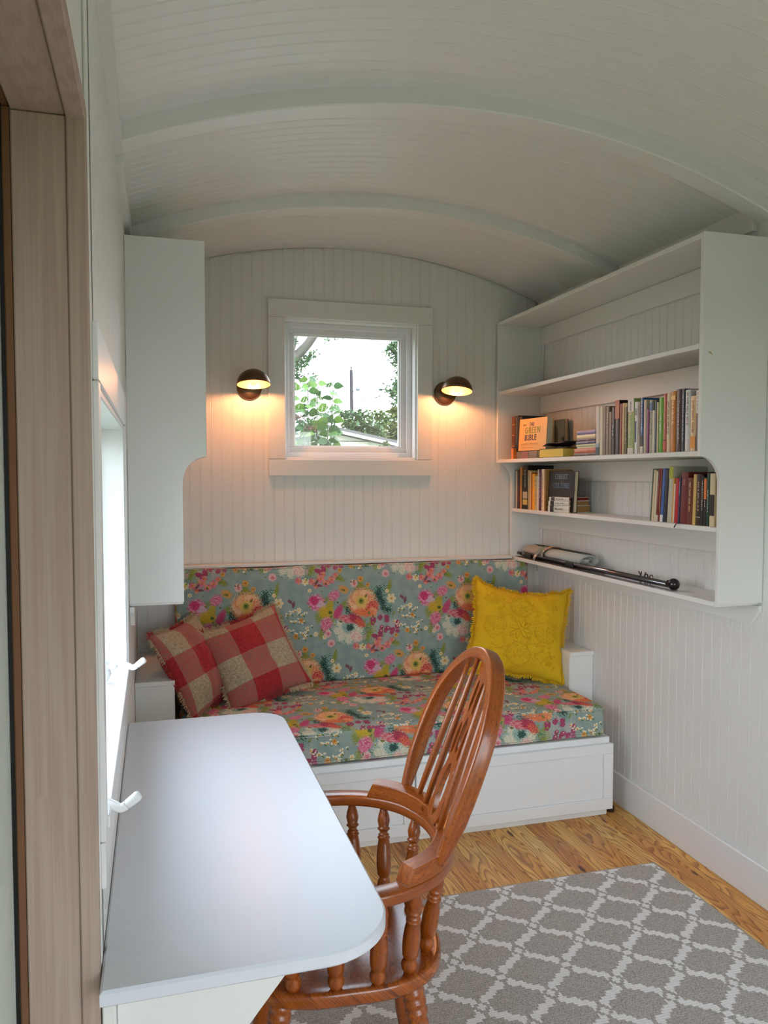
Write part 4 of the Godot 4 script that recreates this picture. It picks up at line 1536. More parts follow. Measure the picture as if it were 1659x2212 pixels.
func place_text(called: String, parent: Node, s: String, col: Color, w: float, h: float, bs: Basis, at: Vector3, bold := false, serif := false):
	var m := letters(s, bold, serif)
	var bb := m.get_aabb()
	var k: float = min(w / max(bb.size.x, 0.001), h / max(bb.size.y, 0.001))
	var o := mi(called, m, flat(col, 0.5), parent)
	var c := bb.position + bb.size * 0.5
	o.transform = Transform3D(bs.scaled_local(Vector3(k, k, 0.03)), at - bs * Vector3(c.x * k, c.y * k, 0))
	return o

# print too small to read in the photograph: a line of word-length strokes
func print_marks(b: Node, at: Vector3, along: Vector3, up: Vector3, w: float, h: float, col: Color):
	var st := S()
	var x := 0.0
	var r := RandomNumberGenerator.new()
	r.seed = int(abs(at.y) * 10000.0) + int(w * 10000.0)
	var n := along.cross(up)
	while x < w:
		var word := 2 + r.randi() % 6
		for k in word:
			var lw := h * r.randf_range(0.16, 0.24)
			if x + lw > w:
				break
			var hh := h * (0.5 if r.randf() < 0.65 else 0.36)
			var c := at + along * (x + lw * 0.5)
			var u := along * lw * 0.5
			var q := up * hh
			var f := n * 0.0003
			quad(st, c - u - q + f, c + u - q + f, c + u + q + f, c - u + q + f)
			if k % 2 == 0:
				var d := c + u * 2.0 + q * (0.8 if r.randf() < 0.5 else -0.8)
				quad(st, d - u - q * 0.2 + f, d + u - q * 0.2 + f, d + u + q * 0.2 + f, d - u + q * 0.2 + f)
			x += lw * 2.1
		x += h * 0.5
	var o := mi("print", done(st), flat(col, 0.5), b)
	o.set_meta("kind", "stuff")

func spine_text(b: Node, s: String, col: Color, y: float, w: float, h: float):
	place_text("title", b, s, col, w, h, Basis(Vector3(0, -1, 0), Vector3(0, 0, 1), Vector3(-1, 0, 0)), Vector3(-0.0006, y, 0))

func c3(a: Array) -> Color:
	return Color8(min(255, int(a[0] * 1.12)), min(255, int(a[1] * 1.12)), min(255, int(a[2] * 1.12)))

func build_books():
	var W := [205, 205, 198]
	# [label, left z, thickness, height, depth, colour, bands, title, title colour, span]
	var rowA := [
		["pale grey paperback with teal foot, first of the long upper row", -2.946, 0.029, 0.206, 0.14, [186, 182, 172], [[0.0, 0.17, [20, 62, 74]], [0.17, 0.25, [120, 150, 165]]], "", W, [0.2, 0.8]],
		["cream slim paperback next to the grey one with the teal foot", -2.915, 0.023, 0.203, 0.15, [188, 182, 162], [], "", W, [0.2, 0.8]],
		["plain taupe hardback, left one of the brown-grey pair, upper row", -2.890, 0.021, 0.202, 0.15, [112, 96, 84], [], "", W, [0.2, 0.8]],
		["taupe hardback with small pale title, upper row", -2.868, 0.022, 0.199, 0.15, [124, 108, 96], [], "~", [190, 176, 160], [0.42, 0.86]],
		["shortest taupe paperback beside the black spines, upper row", -2.845, 0.018, 0.176, 0.13, [118, 104, 90], [], "", W, [0.2, 0.8]],
		["dark green-black book with white lettering mid-spine, upper row", -2.826, 0.022, 0.193, 0.16, [34, 46, 42], [], "~", [170, 180, 172], [0.40, 0.62]],
		["tall copper-topped book with black lower spine, upper row", -2.802, 0.032, 0.218, 0.17, [26, 26, 26], [[0.66, 0.995, [168, 88, 36]]], "", W, [0.2, 0.8]],
		["thin rust-red book beside the cream and olive ones, upper row", -2.768, 0.015, 0.202, 0.16, [140, 62, 44], [], "", W, [0.2, 0.8]],
		["thin tan paperback beside the dark olive one, upper row", -2.751, 0.014, 0.203, 0.15, [186, 164, 108], [], "", W, [0.2, 0.8]],
		["dark olive paperback with pale title, upper row", -2.736, 0.021, 0.202, 0.15, [74, 76, 44], [[0.92, 0.995, [160, 140, 50]]], "~", [176, 172, 120], [0.2, 0.72]],
		["pale green book with white top and gold lines, upper row", -2.713, 0.042, 0.216, 0.16, [150, 172, 110], [[0.76, 0.995, W], [0.735, 0.745, [190, 140, 60]], [0.0, 0.11, [196, 196, 188]], [0.12, 0.128, [180, 120, 70]]], "~", [84, 104, 60], [0.16, 0.70]],
		["white paperback with a blue vertical title strip, upper row", -2.667, 0.021, 0.200, 0.14, [206, 208, 210], [], "AXIS", [60, 60, 66], [0.74, 0.88]],
		["thin taupe paperback with dark capitals next to the blue one", -2.643, 0.013, 0.199, 0.14, [150, 140, 124], [], "~", [66, 60, 54], [0.4, 0.92]],
		["blue paperback with black and white foot, upper row", -2.629, 0.019, 0.212, 0.17, [34, 84, 140], [[0.0, 0.13, [205, 202, 192]], [0.13, 0.33, [24, 28, 26]]], "~", [186, 206, 220], [0.4, 0.95]],
		["ragged cream book block beside the purple spine, upper row", -2.608, 0.018, 0.203, 0.15, [178, 166, 146], [], "", W, [0.2, 0.8]],
		["purple-magenta thin book, upper row", -2.589, 0.016, 0.165, 0.12, [112, 18, 92], [], "", W, [0.2, 0.8]],
		["grey-green paperback with blue top and dark lettering, upper row", -2.571, 0.018, 0.198, 0.15, [158, 160, 142], [[0.80, 0.95, [60, 100, 150]]], "~", [48, 50, 40], [0.35, 0.78]],
		["short thin white booklet in front of blue spines, upper row", -2.552, 0.013, 0.159, 0.12, [200, 196, 184], [], "", W, [0.2, 0.8]],
		["thin navy book with pale specks beside the white booklet", -2.538, 0.011, 0.193, 0.15, [32, 66, 88], [], "", W, [0.2, 0.8]],
		["thin cream book touching the bright green one, upper row", -2.526, 0.010, 0.187, 0.15, [190, 174, 134], [], "", W, [0.2, 0.8]],
		["bright green paperback with white title, upper row", -2.515, 0.027, 0.202, 0.15, [84, 156, 22], [], "fully engaged", [232, 240, 220], [0.36, 0.68]],
		["salmon red hardback with a dark band near the foot, upper row", -2.487, 0.018, 0.214, 0.16, [172, 84, 70], [[0.20, 0.215, [60, 34, 28]], [0.05, 0.2, [196, 76, 64]]], "", W, [0.2, 0.8]],
		["cream book with black lettering beside the salmon one, upper row", -2.468, 0.022, 0.215, 0.16, [212, 188, 156], [], "~", [60, 52, 46], [0.3, 0.85]],
		["amber and gold striped book, upper row", -2.445, 0.027, 0.218, 0.16, [190, 118, 44], [[0.86, 0.93, [232, 190, 110]]], "~", [240, 214, 160], [0.45, 0.84]],
		["tall dark book with rust panel and white capitals, upper row", -2.415, 0.031, 0.222, 0.17, [56, 38, 36], [], "The permanent revolution", [196, 190, 200], [0.14, 0.82]],
		["deep teal-navy tall hardback, upper row", -2.383, 0.017, 0.221, 0.17, [26, 56, 70], [], "~", [150, 176, 182], [0.15, 0.9]],
		["thick light grey paperback near the bookcase end, upper row", -2.365, 0.028, 0.215, 0.16, [200, 202, 202], [], "~", [90, 94, 98], [0.4, 0.95]],
		["peach paperback with an orange patch near the foot, upper row", -2.336, 0.028, 0.191, 0.14, [226, 192, 148], [[0.06, 0.27, [226, 150, 30]]], "CHRISTIANITY  POWER", [130, 100, 70], [0.34, 0.92]],
		["half-hidden dark book with white top, last by the end panel", -2.306, 0.022, 0.209, 0.15, [66, 42, 44], [[0.62, 0.995, [214, 214, 210]]], "~", [170, 60, 50], [0.66, 0.96]],
	]
	for e in rowA:
		var bands := []
		for q in e[6]:
			bands.append([q[0], q[1], c3(q[2])])
		make_book(e[0], Vector3(1.785, 1.5802, e[1] + e[2] * 0.5), Vector3.ZERO, e[2] - 0.0006, e[3], e[4], c3(e[5]), bands, e[7], c3(e[8]), e[9], "books in the upper row")
	mi_strip()
	var rowB := [
		["blue-grey book at the far left of the lower shelf", -3.862, 0.020, 0.205, 0.14, [110, 122, 128], [], "", W, [0.2, 0.8]],
		["thin cream pamphlet beside the blue-grey book, lower shelf", -3.842, 0.010, 0.200, 0.13, [206, 196, 172], [], "", W, [0.2, 0.8]],
		["dark brown-red book third from the left, lower shelf", -3.832, 0.034, 0.202, 0.14, [66, 36, 32], [], "~", [170, 90, 70], [0.2, 0.6]],
		["narrow tan-orange hardback, lower shelf", -3.797, 0.022, 0.220, 0.15, [186, 126, 56], [], "", W, [0.2, 0.8]],
		["thin green-black book with pale marks, lower shelf", -3.774, 0.012, 0.176, 0.13, [30, 46, 36], [], "", W, [0.2, 0.8]],
		["thick black book with white and gold print, lower shelf", -3.761, 0.052, 0.228, 0.16, [24, 26, 28], [[0.24, 0.40, [176, 172, 150]], [0.10, 0.22, [196, 176, 96]]], "~", [196, 196, 190], [0.5, 0.9]],
		["olive-tan book beside the thick black one, lower shelf", -3.707, 0.022, 0.202, 0.14, [160, 146, 108], [], "", W, [0.2, 0.8]],
		["light tan book next to the rust sliver, lower shelf", -3.684, 0.016, 0.198, 0.14, [200, 170, 116], [], "", W, [0.2, 0.8]],
		["thin rust-orange book next to the yellow one, lower shelf", -3.668, 0.010, 0.190, 0.14, [164, 76, 30], [], "", W, [0.2, 0.8]],
		["bright orange-yellow paperback, lower shelf", -3.658, 0.028, 0.184, 0.14, [238, 160, 22], [], "", W, [0.2, 0.8]],
		["short cream book with dotted lettering, lower shelf", -3.629, 0.032, 0.174, 0.13, [196, 176, 134], [], "~", [90, 76, 50], [0.15, 0.9]],
		["thin white book beside the plum spine, lower shelf", -3.596, 0.010, 0.206, 0.14, [214, 206, 198], [], "", W, [0.2, 0.8]],
		["plum purple book with white title, lower shelf", -3.586, 0.029, 0.206, 0.14, [84, 40, 66], [], "~", [200, 180, 190], [0.3, 0.9]],
		["cream book with rosy edge beside the plum one, lower shelf", -3.556, 0.027, 0.207, 0.14, [222, 202, 168], [], "~", [150, 110, 80], [0.1, 0.9]],
		["brown wooden-toned book behind the black cover, lower shelf", -3.528, 0.015, 0.205, 0.15, [148, 108, 56], [], "", W, [0.2, 0.8]],
	]
	for e in rowB:
		var bands := []
		for q in e[6]:
			bands.append([q[0], q[1], c3(q[2])])
		make_book(e[0], Vector3(1.852, 1.3202, e[1] + e[2] * 0.5), Vector3.ZERO, e[2] - 0.0006, e[3], e[4], c3(e[5]), bands, e[7], c3(e[8]), e[9], "books at the left of the lower shelf")
	# leaning row at the near end of the lower shelf
	var rowC := [
		["thin grey-green book starting the leaning row, lower shelf", -2.650, 0.008, 0.203, 0.14, [74, 92, 72], [], "", W, [0.2, 0.8]],
		["first cream paperback of the leaning row, lower shelf", -2.642, 0.014, 0.199, 0.14, [196, 182, 150], [], "", W, [0.2, 0.8]],
		["second cream paperback of the leaning row, slightly shorter", -2.627, 0.013, 0.193, 0.14, [198, 190, 166], [], "", W, [0.2, 0.8]],
		["dark maroon paperback with a pale foot, leaning row", -2.613, 0.015, 0.203, 0.14, [112, 32, 26], [[0.0, 0.12, [190, 180, 160]]], "~", [190, 120, 80], [0.3, 0.7]],
		["thin orange-lettered rust book, leaning row", -2.597, 0.009, 0.202, 0.14, [120, 54, 34], [], "~", [230, 210, 170], [0.2, 0.62]],
		["blue paperback with a white foot, leaning row", -2.587, 0.018, 0.203, 0.14, [58, 92, 156], [[0.0, 0.13, [210, 208, 204]]], "", W, [0.2, 0.8]],
		["black and slate-blue book, leaning row", -2.568, 0.022, 0.199, 0.14, [34, 36, 46], [], "", W, [0.2, 0.8]],
		["grey-beige tall book with an olive-yellow top, leaning row", -2.545, 0.026, 0.210, 0.16, [178, 178, 160], [[0.78, 0.995, [164, 172, 52]]], "", W, [0.2, 0.8]],
		["thin orange-tan book before the cream sliver, leaning row", -2.518, 0.008, 0.168, 0.13, [202, 152, 76], [], "", W, [0.2, 0.8]],
		["thin cream book before the red one, leaning row", -2.510, 0.008, 0.146, 0.12, [206, 192, 170], [], "", W, [0.2, 0.8]],
		["crimson red hardback, leaning row", -2.502, 0.021, 0.166, 0.13, [172, 28, 38], [], "", W, [0.2, 0.8]],
		["thin navy book with white capitals, leaning row", -2.481, 0.010, 0.170, 0.13, [48, 54, 84], [], "~", [190, 196, 206], [0.6, 0.9]],
		["thick maroon hardback with embossed mark, leaning row", -2.470, 0.038, 0.188, 0.14, [104, 38, 38], [], "~", [180, 120, 100], [0.72, 0.86]],
		["chestnut brown hardback with gold script, leaning row", -2.431, 0.032, 0.168, 0.13, [100, 46, 26], [], "~", [196, 160, 110], [0.25, 0.9]],
		["tan ochre hardback, leaning row", -2.398, 0.016, 0.181, 0.14, [194, 164, 92], [], "", W, [0.2, 0.8]],
		["dark brown book with small pale print, leaning row", -2.381, 0.027, 0.181, 0.14, [50, 32, 28], [[0.15, 0.165, [180, 170, 150]]], "~", [170, 150, 130], [0.25, 0.85]],
		["plain black paperback, leaning row", -2.353, 0.014, 0.176, 0.14, [24, 22, 24], [], "~", [200, 196, 186], [0.3, 0.9]],
		["black paperback with an orange upper spine, leaning row", -2.338, 0.014, 0.170, 0.14, [28, 26, 26], [[0.55, 0.97, [206, 110, 36]]], "~", [220, 214, 200], [0.38, 0.52]],
		["dark green book with white block capitals, leaning row", -2.323, 0.014, 0.186, 0.14, [8, 62, 50], [], "~", [196, 206, 180], [0.25, 0.68]],
		["cream-footed black book, last of the leaning row", -2.308, 0.026, 0.184, 0.14, [206, 190, 154], [[0.2, 0.6, [36, 34, 32]]], "", W, [0.2, 0.8]],
	]
	for e in rowC:
		var bands := []
		for q in e[6]:
			bands.append([q[0], q[1], c3(q[2])])
		var lean: float = 0.075 * clamp((-2.29 - e[1]) / 0.3, 0.0, 1.0)
		make_book(e[0], Vector3(1.852, 1.3202 + sin(lean) * e[2] * 0.5, e[1] - 0.006 + e[2] * 0.5), Vector3(lean, 0, 0), e[2] - 0.0008, e[3], e[4], c3(e[5]), bands, e[7], c3(e[8]), e[9], "leaning books on the lower shelf")
	# upper shelf, far end: three dark spines, a small orange one, a facing book, lying ones
	make_book("brown leather-look book with gold bands, far end of upper shelf", Vector3(1.80, 1.5802, -3.775), Vector3.ZERO, 0.040, 0.222, 0.16, c3([92, 48, 24]), [[0.8, 0.82, c3([170, 120, 60])], [0.55, 0.57, c3([170, 120, 60])], [0.3, 0.32, c3([170, 120, 60])]])
	make_book("black book with ornate silver spine, far end of upper shelf", Vector3(1.80, 1.5802, -3.733), Vector3.ZERO, 0.040, 0.224, 0.16, c3([30, 30, 34]), [], "~", c3([140, 140, 140]), [0.35, 0.95])
	make_book("plain black book behind the tan facing cover, upper shelf", Vector3(1.80, 1.5802, -3.691), Vector3.ZERO, 0.040, 0.216, 0.16, c3([26, 26, 30]))
	make_book("small orange booklet in front of the ornate black spine", Vector3(1.772, 1.5802, -3.728), Vector3.ZERO, 0.026, 0.055, 0.02, c3([206, 128, 66]))
	var gb := make_book("tan book facing out, titled in navy and green capitals", Vector3(1.782, 1.618, -3.640), Vector3(0.0, -PI / 2 + 0.12, 0.03), 0.036, 0.158, 0.245, c3([214, 160, 84]), [[0.0, 1.0, c3([232, 168, 84])]], "THE GREEN BIBLE", c3([110, 70, 40]), [0.1, 0.9])
	gb.rotation = Vector3(0, -PI / 2 + 0.10, 0)
	gb.rotate_object_local(Vector3(1, 0, 0), -0.06)
	var fz := 0.0183
	place_text("title", gb, "NRSV", c3([110, 84, 50]), 0.04, 0.009, Basis.IDENTITY, Vector3(0.05, 0.127, fz))
	place_text("title", gb, "THE", c3([36, 26, 52]), 0.06, 0.018, Basis.IDENTITY, Vector3(0.112, 0.129, fz), true)
	place_text("title", gb, "GREEN", c3([132, 124, 34]), 0.20, 0.031, Basis.IDENTITY, Vector3(0.122, 0.100, fz), true)
	place_text("title", gb, "BIBLE", c3([36, 22, 44]), 0.17, 0.028, Basis.IDENTITY, Vector3(0.107, 0.064, fz), true)
	for e in [[0.033, 0.15, 0.004], [0.027, 0.15, 0.0022], [0.014, 0.10, 0.004]]:
		print_marks(gb, Vector3(0.03, e[0], fz), Vector3(1, 0, 0), Vector3(0, 1, 0), e[1], e[2], c3([124, 84, 42]))
	make_book("teal-grey book standing behind the tan facing one, upper shelf", Vector3(1.99, 1.5802, -3.664), Vector3(0, -PI / 2, 0), 0.022, 0.2, 0.105, c3([96, 112, 108]))
	make_book("grey book with a mauve band lying under the tan facing one", Vector3(1.772, 1.5802 + 0.018, -3.452), Vector3(-PI / 2, 0, 0), 0.036, 0.222, 0.15, c3([116, 104, 92]), [[0.42, 0.75, c3([138, 92, 92])]])
	var bl := make_book("black floppy-covered book with yellow page edges lying on upper shelf", Vector3(1.936, 1.5802 + 0.021, -3.205), Vector3(PI / 2, 0, PI), 0.042, 0.232, 0.16, c3([24, 24, 26]))
	bl.get_node("pages").material_override = flat(c3([196, 178, 86]), 0.8)
	var flap := S(true)
	var fp := []
	for k in 12:
		fp.append(Vector3(0.0, 0.012 + 0.010 * sin(k * 0.5) * (1.0 - k / 14.0) + 0.0016 * k, -0.20 + 0.0195 * k))
	add_sweep(flap, fp, [Vector3.UP], [[Vector2(-0.075, -0.001), Vector2(0.075, -0.001), Vector2(0.075, 0.001), Vector2(-0.075, 0.001)]])
	var fo := mi("loose_cover", done(flap), flat(c3([24, 24, 26]), 0.45), bl)
	fo.transform = bl.transform.affine_inverse() * Transform3D(Basis.IDENTITY, Vector3(1.855, 1.6235, -3.205))
	# the stack lying by the upper row
	var yy := 1.5802
	for e in [["black book at the bottom of the small lying stack", 0.014, 0.182, -2.953, [52, 40, 34], "~", [170, 160, 150]], ["rust-orange book second from the bottom of the lying stack", 0.020, 0.175, -2.956, [182, 100, 72], "~", [222, 176, 150]], ["thin cream book in the middle of the lying stack", 0.006, 0.150, -2.953, [206, 192, 164], "", W], ["pale green book in the lying stack", 0.012, 0.158, -2.954, [152, 168, 128], "", W], ["navy book with white title in the lying stack", 0.013, 0.160, -2.956, [36, 40, 82], "~", [200, 204, 220]], ["dark indigo book in the lying stack", 0.012, 0.155, -2.954, [46, 34, 60], "~", [190, 180, 190]], ["cream and yellow patterned book near the top of the lying stack", 0.016, 0.152, -2.957, [206, 196, 150], "", W], ["lavender-blue book on top of the lying stack", 0.018, 0.154, -2.956, [102, 98, 142], "", W]]:
		make_book(e[0], Vector3(1.79, yy + e[1] * 0.5, e[3]), Vector3(-PI / 2, 0, 0), e[1] - 0.0006, e[2], 0.12, c3(e[4]), [], e[5], c3(e[6]), [0.35, 0.95], "books in the lying stack")
		yy += e[1]
	# lower shelf: black facing book and three white-spined paperbacks lying before it
	var cc := make_book("black book facing out with silver serif capitals, lower shelf", Vector3(1.872, 1.3206, -3.508), Vector3(0, -PI / 2 + 0.06, 0), 0.022, 0.196, 0.225, c3([26, 22, 22]))
	cc.rotate_object_local(Vector3(1, 0, 0), -0.05)
	place_text("title", cc, "CHRIST", c3([130, 150, 164]), 0.14, 0.024, Basis.IDENTITY, Vector3(0.112, 0.170, 0.0113), false, true)
	place_text("title", cc, "and", c3([120, 100, 70]), 0.03, 0.009, Basis.IDENTITY, Vector3(0.115, 0.148, 0.0113), false, true)
	place_text("title", cc, "CULTURE", c3([110, 134, 156]), 0.16, 0.024, Basis.IDENTITY, Vector3(0.115, 0.127, 0.0113), false, true)
	yy = 1.3202
	for e in [["thickest white-spined paperback, bottom of the three lying", 0.033, 0.135, 0.15, 0.0, [206, 204, 192]], ["white-spined paperback in the middle of the three lying", 0.022, 0.125, 0.15, 0.06, [206, 204, 194]], ["white-spined paperback with a dark red cover edge, top of the three lying", 0.018, 0.120, 0.15, 0.06, [206, 202, 194]]]:
		var b := make_book(e[0], Vector3(1.862, yy + e[1] * 0.5, -3.30), Vector3(-PI / 2, 0, 0), e[1] - 0.001, e[2], e[3], c3(e[5]), [[0.72, 0.9, c3([60, 52, 50])]], "~", c3([70, 66, 62]), [0.25, 0.65], "white-spined lying paperbacks")
		b.rotate_y(0.30 + e[4])
		b.get_node("pages").material_override = flat(c3([168, 128, 74]) if e[1] > 0.02 else c3([122, 28, 14]), 0.85)
		yy += e[1]
	# ribbon marker hanging over the shelf edge
	var rib := S(true)
	add_sweep(rib, spline([Vector3(1.856, 1.3225, -2.455), Vector3(1.842, 1.322, -2.462), Vector3(1.834, 1.3195, -2.468), Vector3(1.829, 1.306, -2.474)], 4), [Vector3(0.4, 1, 0)], [[Vector2(-0.002, -0.0005), Vector2(0.002, -0.0005), Vector2(0.002, 0.0005), Vector2(-0.002, 0.0005)]])
	var ro := mi("bookmark_ribbon", done(rib), M.black, self)
	tag(ro, "black ribbon marker hanging over the lower shelf edge", "ribbon")

# print on two spines of the upper row
func mi_strip():
	for o in get_children():
		if not o.has_meta("label"):
			continue
		var l := String(o.get_meta("label"))
		if l.begins_with("white paperback with a blue"):
			mi("spine_band", cbox(Vector3(0.001, 0.082, 0.007), 0.0002), flat(rgb(52, 60, 110)), o, Vector3(-0.0001, 0.085, -0.002))
		elif l.begins_with("pale green book with white top"):
			place_text("title", o, "WOLF", rgb(70, 70, 72), 0.036, 0.014, Basis(Vector3(0, -1, 0), Vector3(0, 0, 1), Vector3(-1, 0, 0)), Vector3(-0.0012, 0.187, 0), false, true)

# ------------------------------------------------------------------ things on the bottom shelf
func build_shelf_things():
	var y := 1.0632
	var rod := thing("curtain_rod", "dark metal curtain rod with ball finial lying on the bottom shelf", "curtain rod", Vector3(1.875, y, 0))
	mi("tube", tube([Vector3(0.004, 0.0175, -3.80), Vector3(0.004, 0.0175, -2.57)], 0.0115, 16), M.steel, rod)
	mi("inner_tube", tube([Vector3(0.004, 0.0165, -3.86), Vector3(0.004, 0.0165, -3.80)], 0.009, 14), M.gunmetal, rod)
	var fin := S(true)
	add_lathe(fin, [Vector2(0.0, 0.0), Vector2(0.012, 0.0), Vector2(0.0135, 0.006), Vector2(0.009, 0.011), Vector2(0.010, 0.014), Vector2(0.018, 0.021), Vector2(0.0225, 0.032), Vector2(0.0225, 0.038), Vector2(0.018, 0.049), Vector2(0.010, 0.055), Vector2(0.0, 0.057)], 22)
	mi("finial", done(fin), M.gunmetal, rod, Vector3(0.004, 0.0226, -2.572), Vector3(PI / 2, 0, 0))
	for z in [-3.73, -3.30]:
		bar("bracket", rod, Vector3(-0.012, 0.0, z - 0.035), Vector3(0.022, 0.026, z + 0.035), M.black, 0.005)
	var pk := thing("packaging_sleeve", "clear plastic sleeve and card lying under the curtain rod", "packaging", Vector3(0, y, 0))
	bar("card", pk, Vector3(1.846, 0.0002, -3.84), Vector3(1.905, 0.0016, -2.62), flat(rgb(92, 88, 92), 0.4), 0.0)
	bar("sleeve", pk, Vector3(1.848, 0.0018, -3.0), Vector3(1.925, 0.003, -2.50), M.clear, 0.0)
	# rolled striped cloth with a tie
	var roll := thing("rolled_curtain", "rolled green-and-white striped cloth tied with a floral strip, bottom shelf", "fabric", Vector3(1.925, y, 0))
	var st := S(true)
	var turns := 3.2
	var n := 110
	var outer := []
	var inner := []
	for k in n + 1:
		var t := turns * TAU * k / n
		var rr := 0.008 + 0.030 * k / n
		var p := Vector2(cos(t) * rr * 1.55, sin(t) * rr * 0.92)
		var q := Vector2(cos(t) * (rr - 0.004) * 1.55, sin(t) * (rr - 0.004) * 0.92)
		outer.append(p)
		inner.append(q)
	var z0 := -3.80
	var z1 := -3.22
	for k in n:
		var a: Vector2 = outer[k]
		var b: Vector2 = outer[k + 1]
		var c: Vector2 = inner[k + 1]
		var d: Vector2 = inner[k]
		var e := Vector3(0, 0, z0)
		var f := Vector3(0, 0, z1 + 0.02 * sin(k * 0.11))
		var f2 := Vector3(0, 0, z1 + 0.02 * sin((k + 1) * 0.11))
		var A := Vector3(a.x, a.y, 0)
		var B := Vector3(b.x, b.y, 0)
		var Cc := Vector3(c.x, c.y, 0)
		var Dd := Vector3(d.x, d.y, 0)
		var u0 := k * 0.01
		var u1 := (k + 1) * 0.01
		quad(st, A + f, A + e, B + e, B + f2, Vector2(u0, 14), Vector2(u0, 0), Vector2(u1, 0), Vector2(u1, 14))
		quad(st, Dd + e, Dd + f, Cc + f2, Cc + e, Vector2(u0, 0), Vector2(u0, 14), Vector2(u1, 14), Vector2(u1, 0))
		quad(st, A + f, B + f2, Cc + f2, Dd + f)
		quad(st, B + e, A + e, Dd + e, Cc + e)
	mi("roll", done(st), M.striped, roll, Vector3(0, 0.0365, 0))
	var band := []
	for k in 25:
		var t := TAU * k / 24
		band.append(Vector3(cos(t) * 0.0605, sin(t) * 0.0372 + 0.0368, -3.57 + 0.01 * sin(t)))
	st = S(true)
	add_sweep(st, band, [Vector3(0, 0, 1)], [[Vector2(-0.0012, -0.014), Vector2(0.0012, -0.014), Vector2(0.0012, 0.014), Vector2(-0.0012, 0.014)]])
	mi("tie", done(st), M.floral, roll)
	var tail := []
	for q in spline([Vector3(-0.03, 0.068, -3.575), Vector3(-0.058, 0.05, -3.60), Vector3(-0.073, 0.025, -3.615), Vector3(-0.077, 0.006, -3.625)], 4):
		tail.append(q)
	st = S(true)
	add_sweep(st, tail, [Vector3(-1, 0.6, 0)], [[Vector2(-0.015, -0.001), Vector2(0.015, -0.001), Vector2(0.015, 0.001), Vector2(-0.015, 0.001)]])
	mi("tie_end", done(st), M.floral, roll)
	# small black twist of hardware near the wall
	var clip := thing("curtain_clip", "small black clips with a clear cap on the bottom shelf behind the rod", "hardware", Vector3(1.955, y, -2.87))
	for e in [[0.0, 0.3], [0.012, -0.35], [0.02, 0.5]]:
		mi("prong", tube(spline([Vector3(0, 0.0025, e[0]), Vector3(0.004, 0.014, e[0] + e[1] * 0.02), Vector3(0.0, 0.030, e[0] + e[1] * 0.05)], 4), 0.0022, 8, Vector3.RIGHT), M.black, clip)
	for z in [0.05, 0.085]:
		var ring := []
		for k in 17:
			var t := TAU * k / 16
			ring.append(Vector3(0.0, 0.0135 + sin(t) * 0.011, z + cos(t) * 0.011))
		mi("ring", tube(ring, 0.0024, 8, Vector3.RIGHT), M.black, clip)
	mi("cap", lathe([Vector2(0.0, 0.0), Vector2(0.014, 0.0), Vector2(0.014, 0.022), Vector2(0.0, 0.023)], 18), M.clear, clip, Vector3(0.0, 0.0, 0.115))

# ------------------------------------------------------------------ outside
func leaf_mesh() -> ArrayMesh:
	if not cache.has("leaf"):
		var st := S(true)
		var half := [[0.0, 0.0, 0.0], [0.2, 0.30, 0.05], [0.5, 0.36, 0.07], [0.8, 0.18, 0.03], [1.0, 0.0, -0.06]]
		for i in half.size() - 1:
			var a: Array = half[i]
			var b: Array = half[i + 1]
			for s in [-1.0, 1.0]:
				var p := [Vector3(a[0], 0, 0), Vector3(b[0], -b[2] * 0.3, 0), Vector3(b[0], b[2], s * b[1]), Vector3(a[0], a[2], s * a[1])]
				if s > 0:
					quad(st, p[0], p[3], p[2], p[1])
				else:
					quad(st, p[0], p[1], p[2], p[3])
		cache["leaf"] = done(st)
	return cache["leaf"]

func foliage(clumps: Array, size: float, sd: int) -> ArrayMesh:
	var st := S()
	rng.seed = sd
	for c in clumps:
		for k in int(c[2]):
			var d := Vector3(rng.randfn(), rng.randfn(), rng.randfn()).normalized() * pow(rng.randf(), 0.45)
			var p: Vector3 = c[0] + d * c[1]
			var a := Vector3(rng.randf_range(-1, 1), rng.randf_range(-0.9, 0.5), rng.randf_range(-1, 1)).normalized()
			var b := a.cross(Vector3(rng.randf_range(-0.6, 0.6), 1, rng.randf_range(-0.6, 0.6))).normalized()
			var s := size * rng.randf_range(0.6, 1.3)
			var q := [p, p + a * s * 0.5 + b * s * 0.27, p + a * s, p + a * s * 0.5 - b * s * 0.27]
			quad(st, q[0], q[1], q[2], q[3])
	return done(st)

func leaf_mat(c: Color) -> StandardMaterial3D:
	var m := mat(c, 0.6)
	m.backlight_enabled = true
	m.backlight = c.darkened(0.4)
	return m

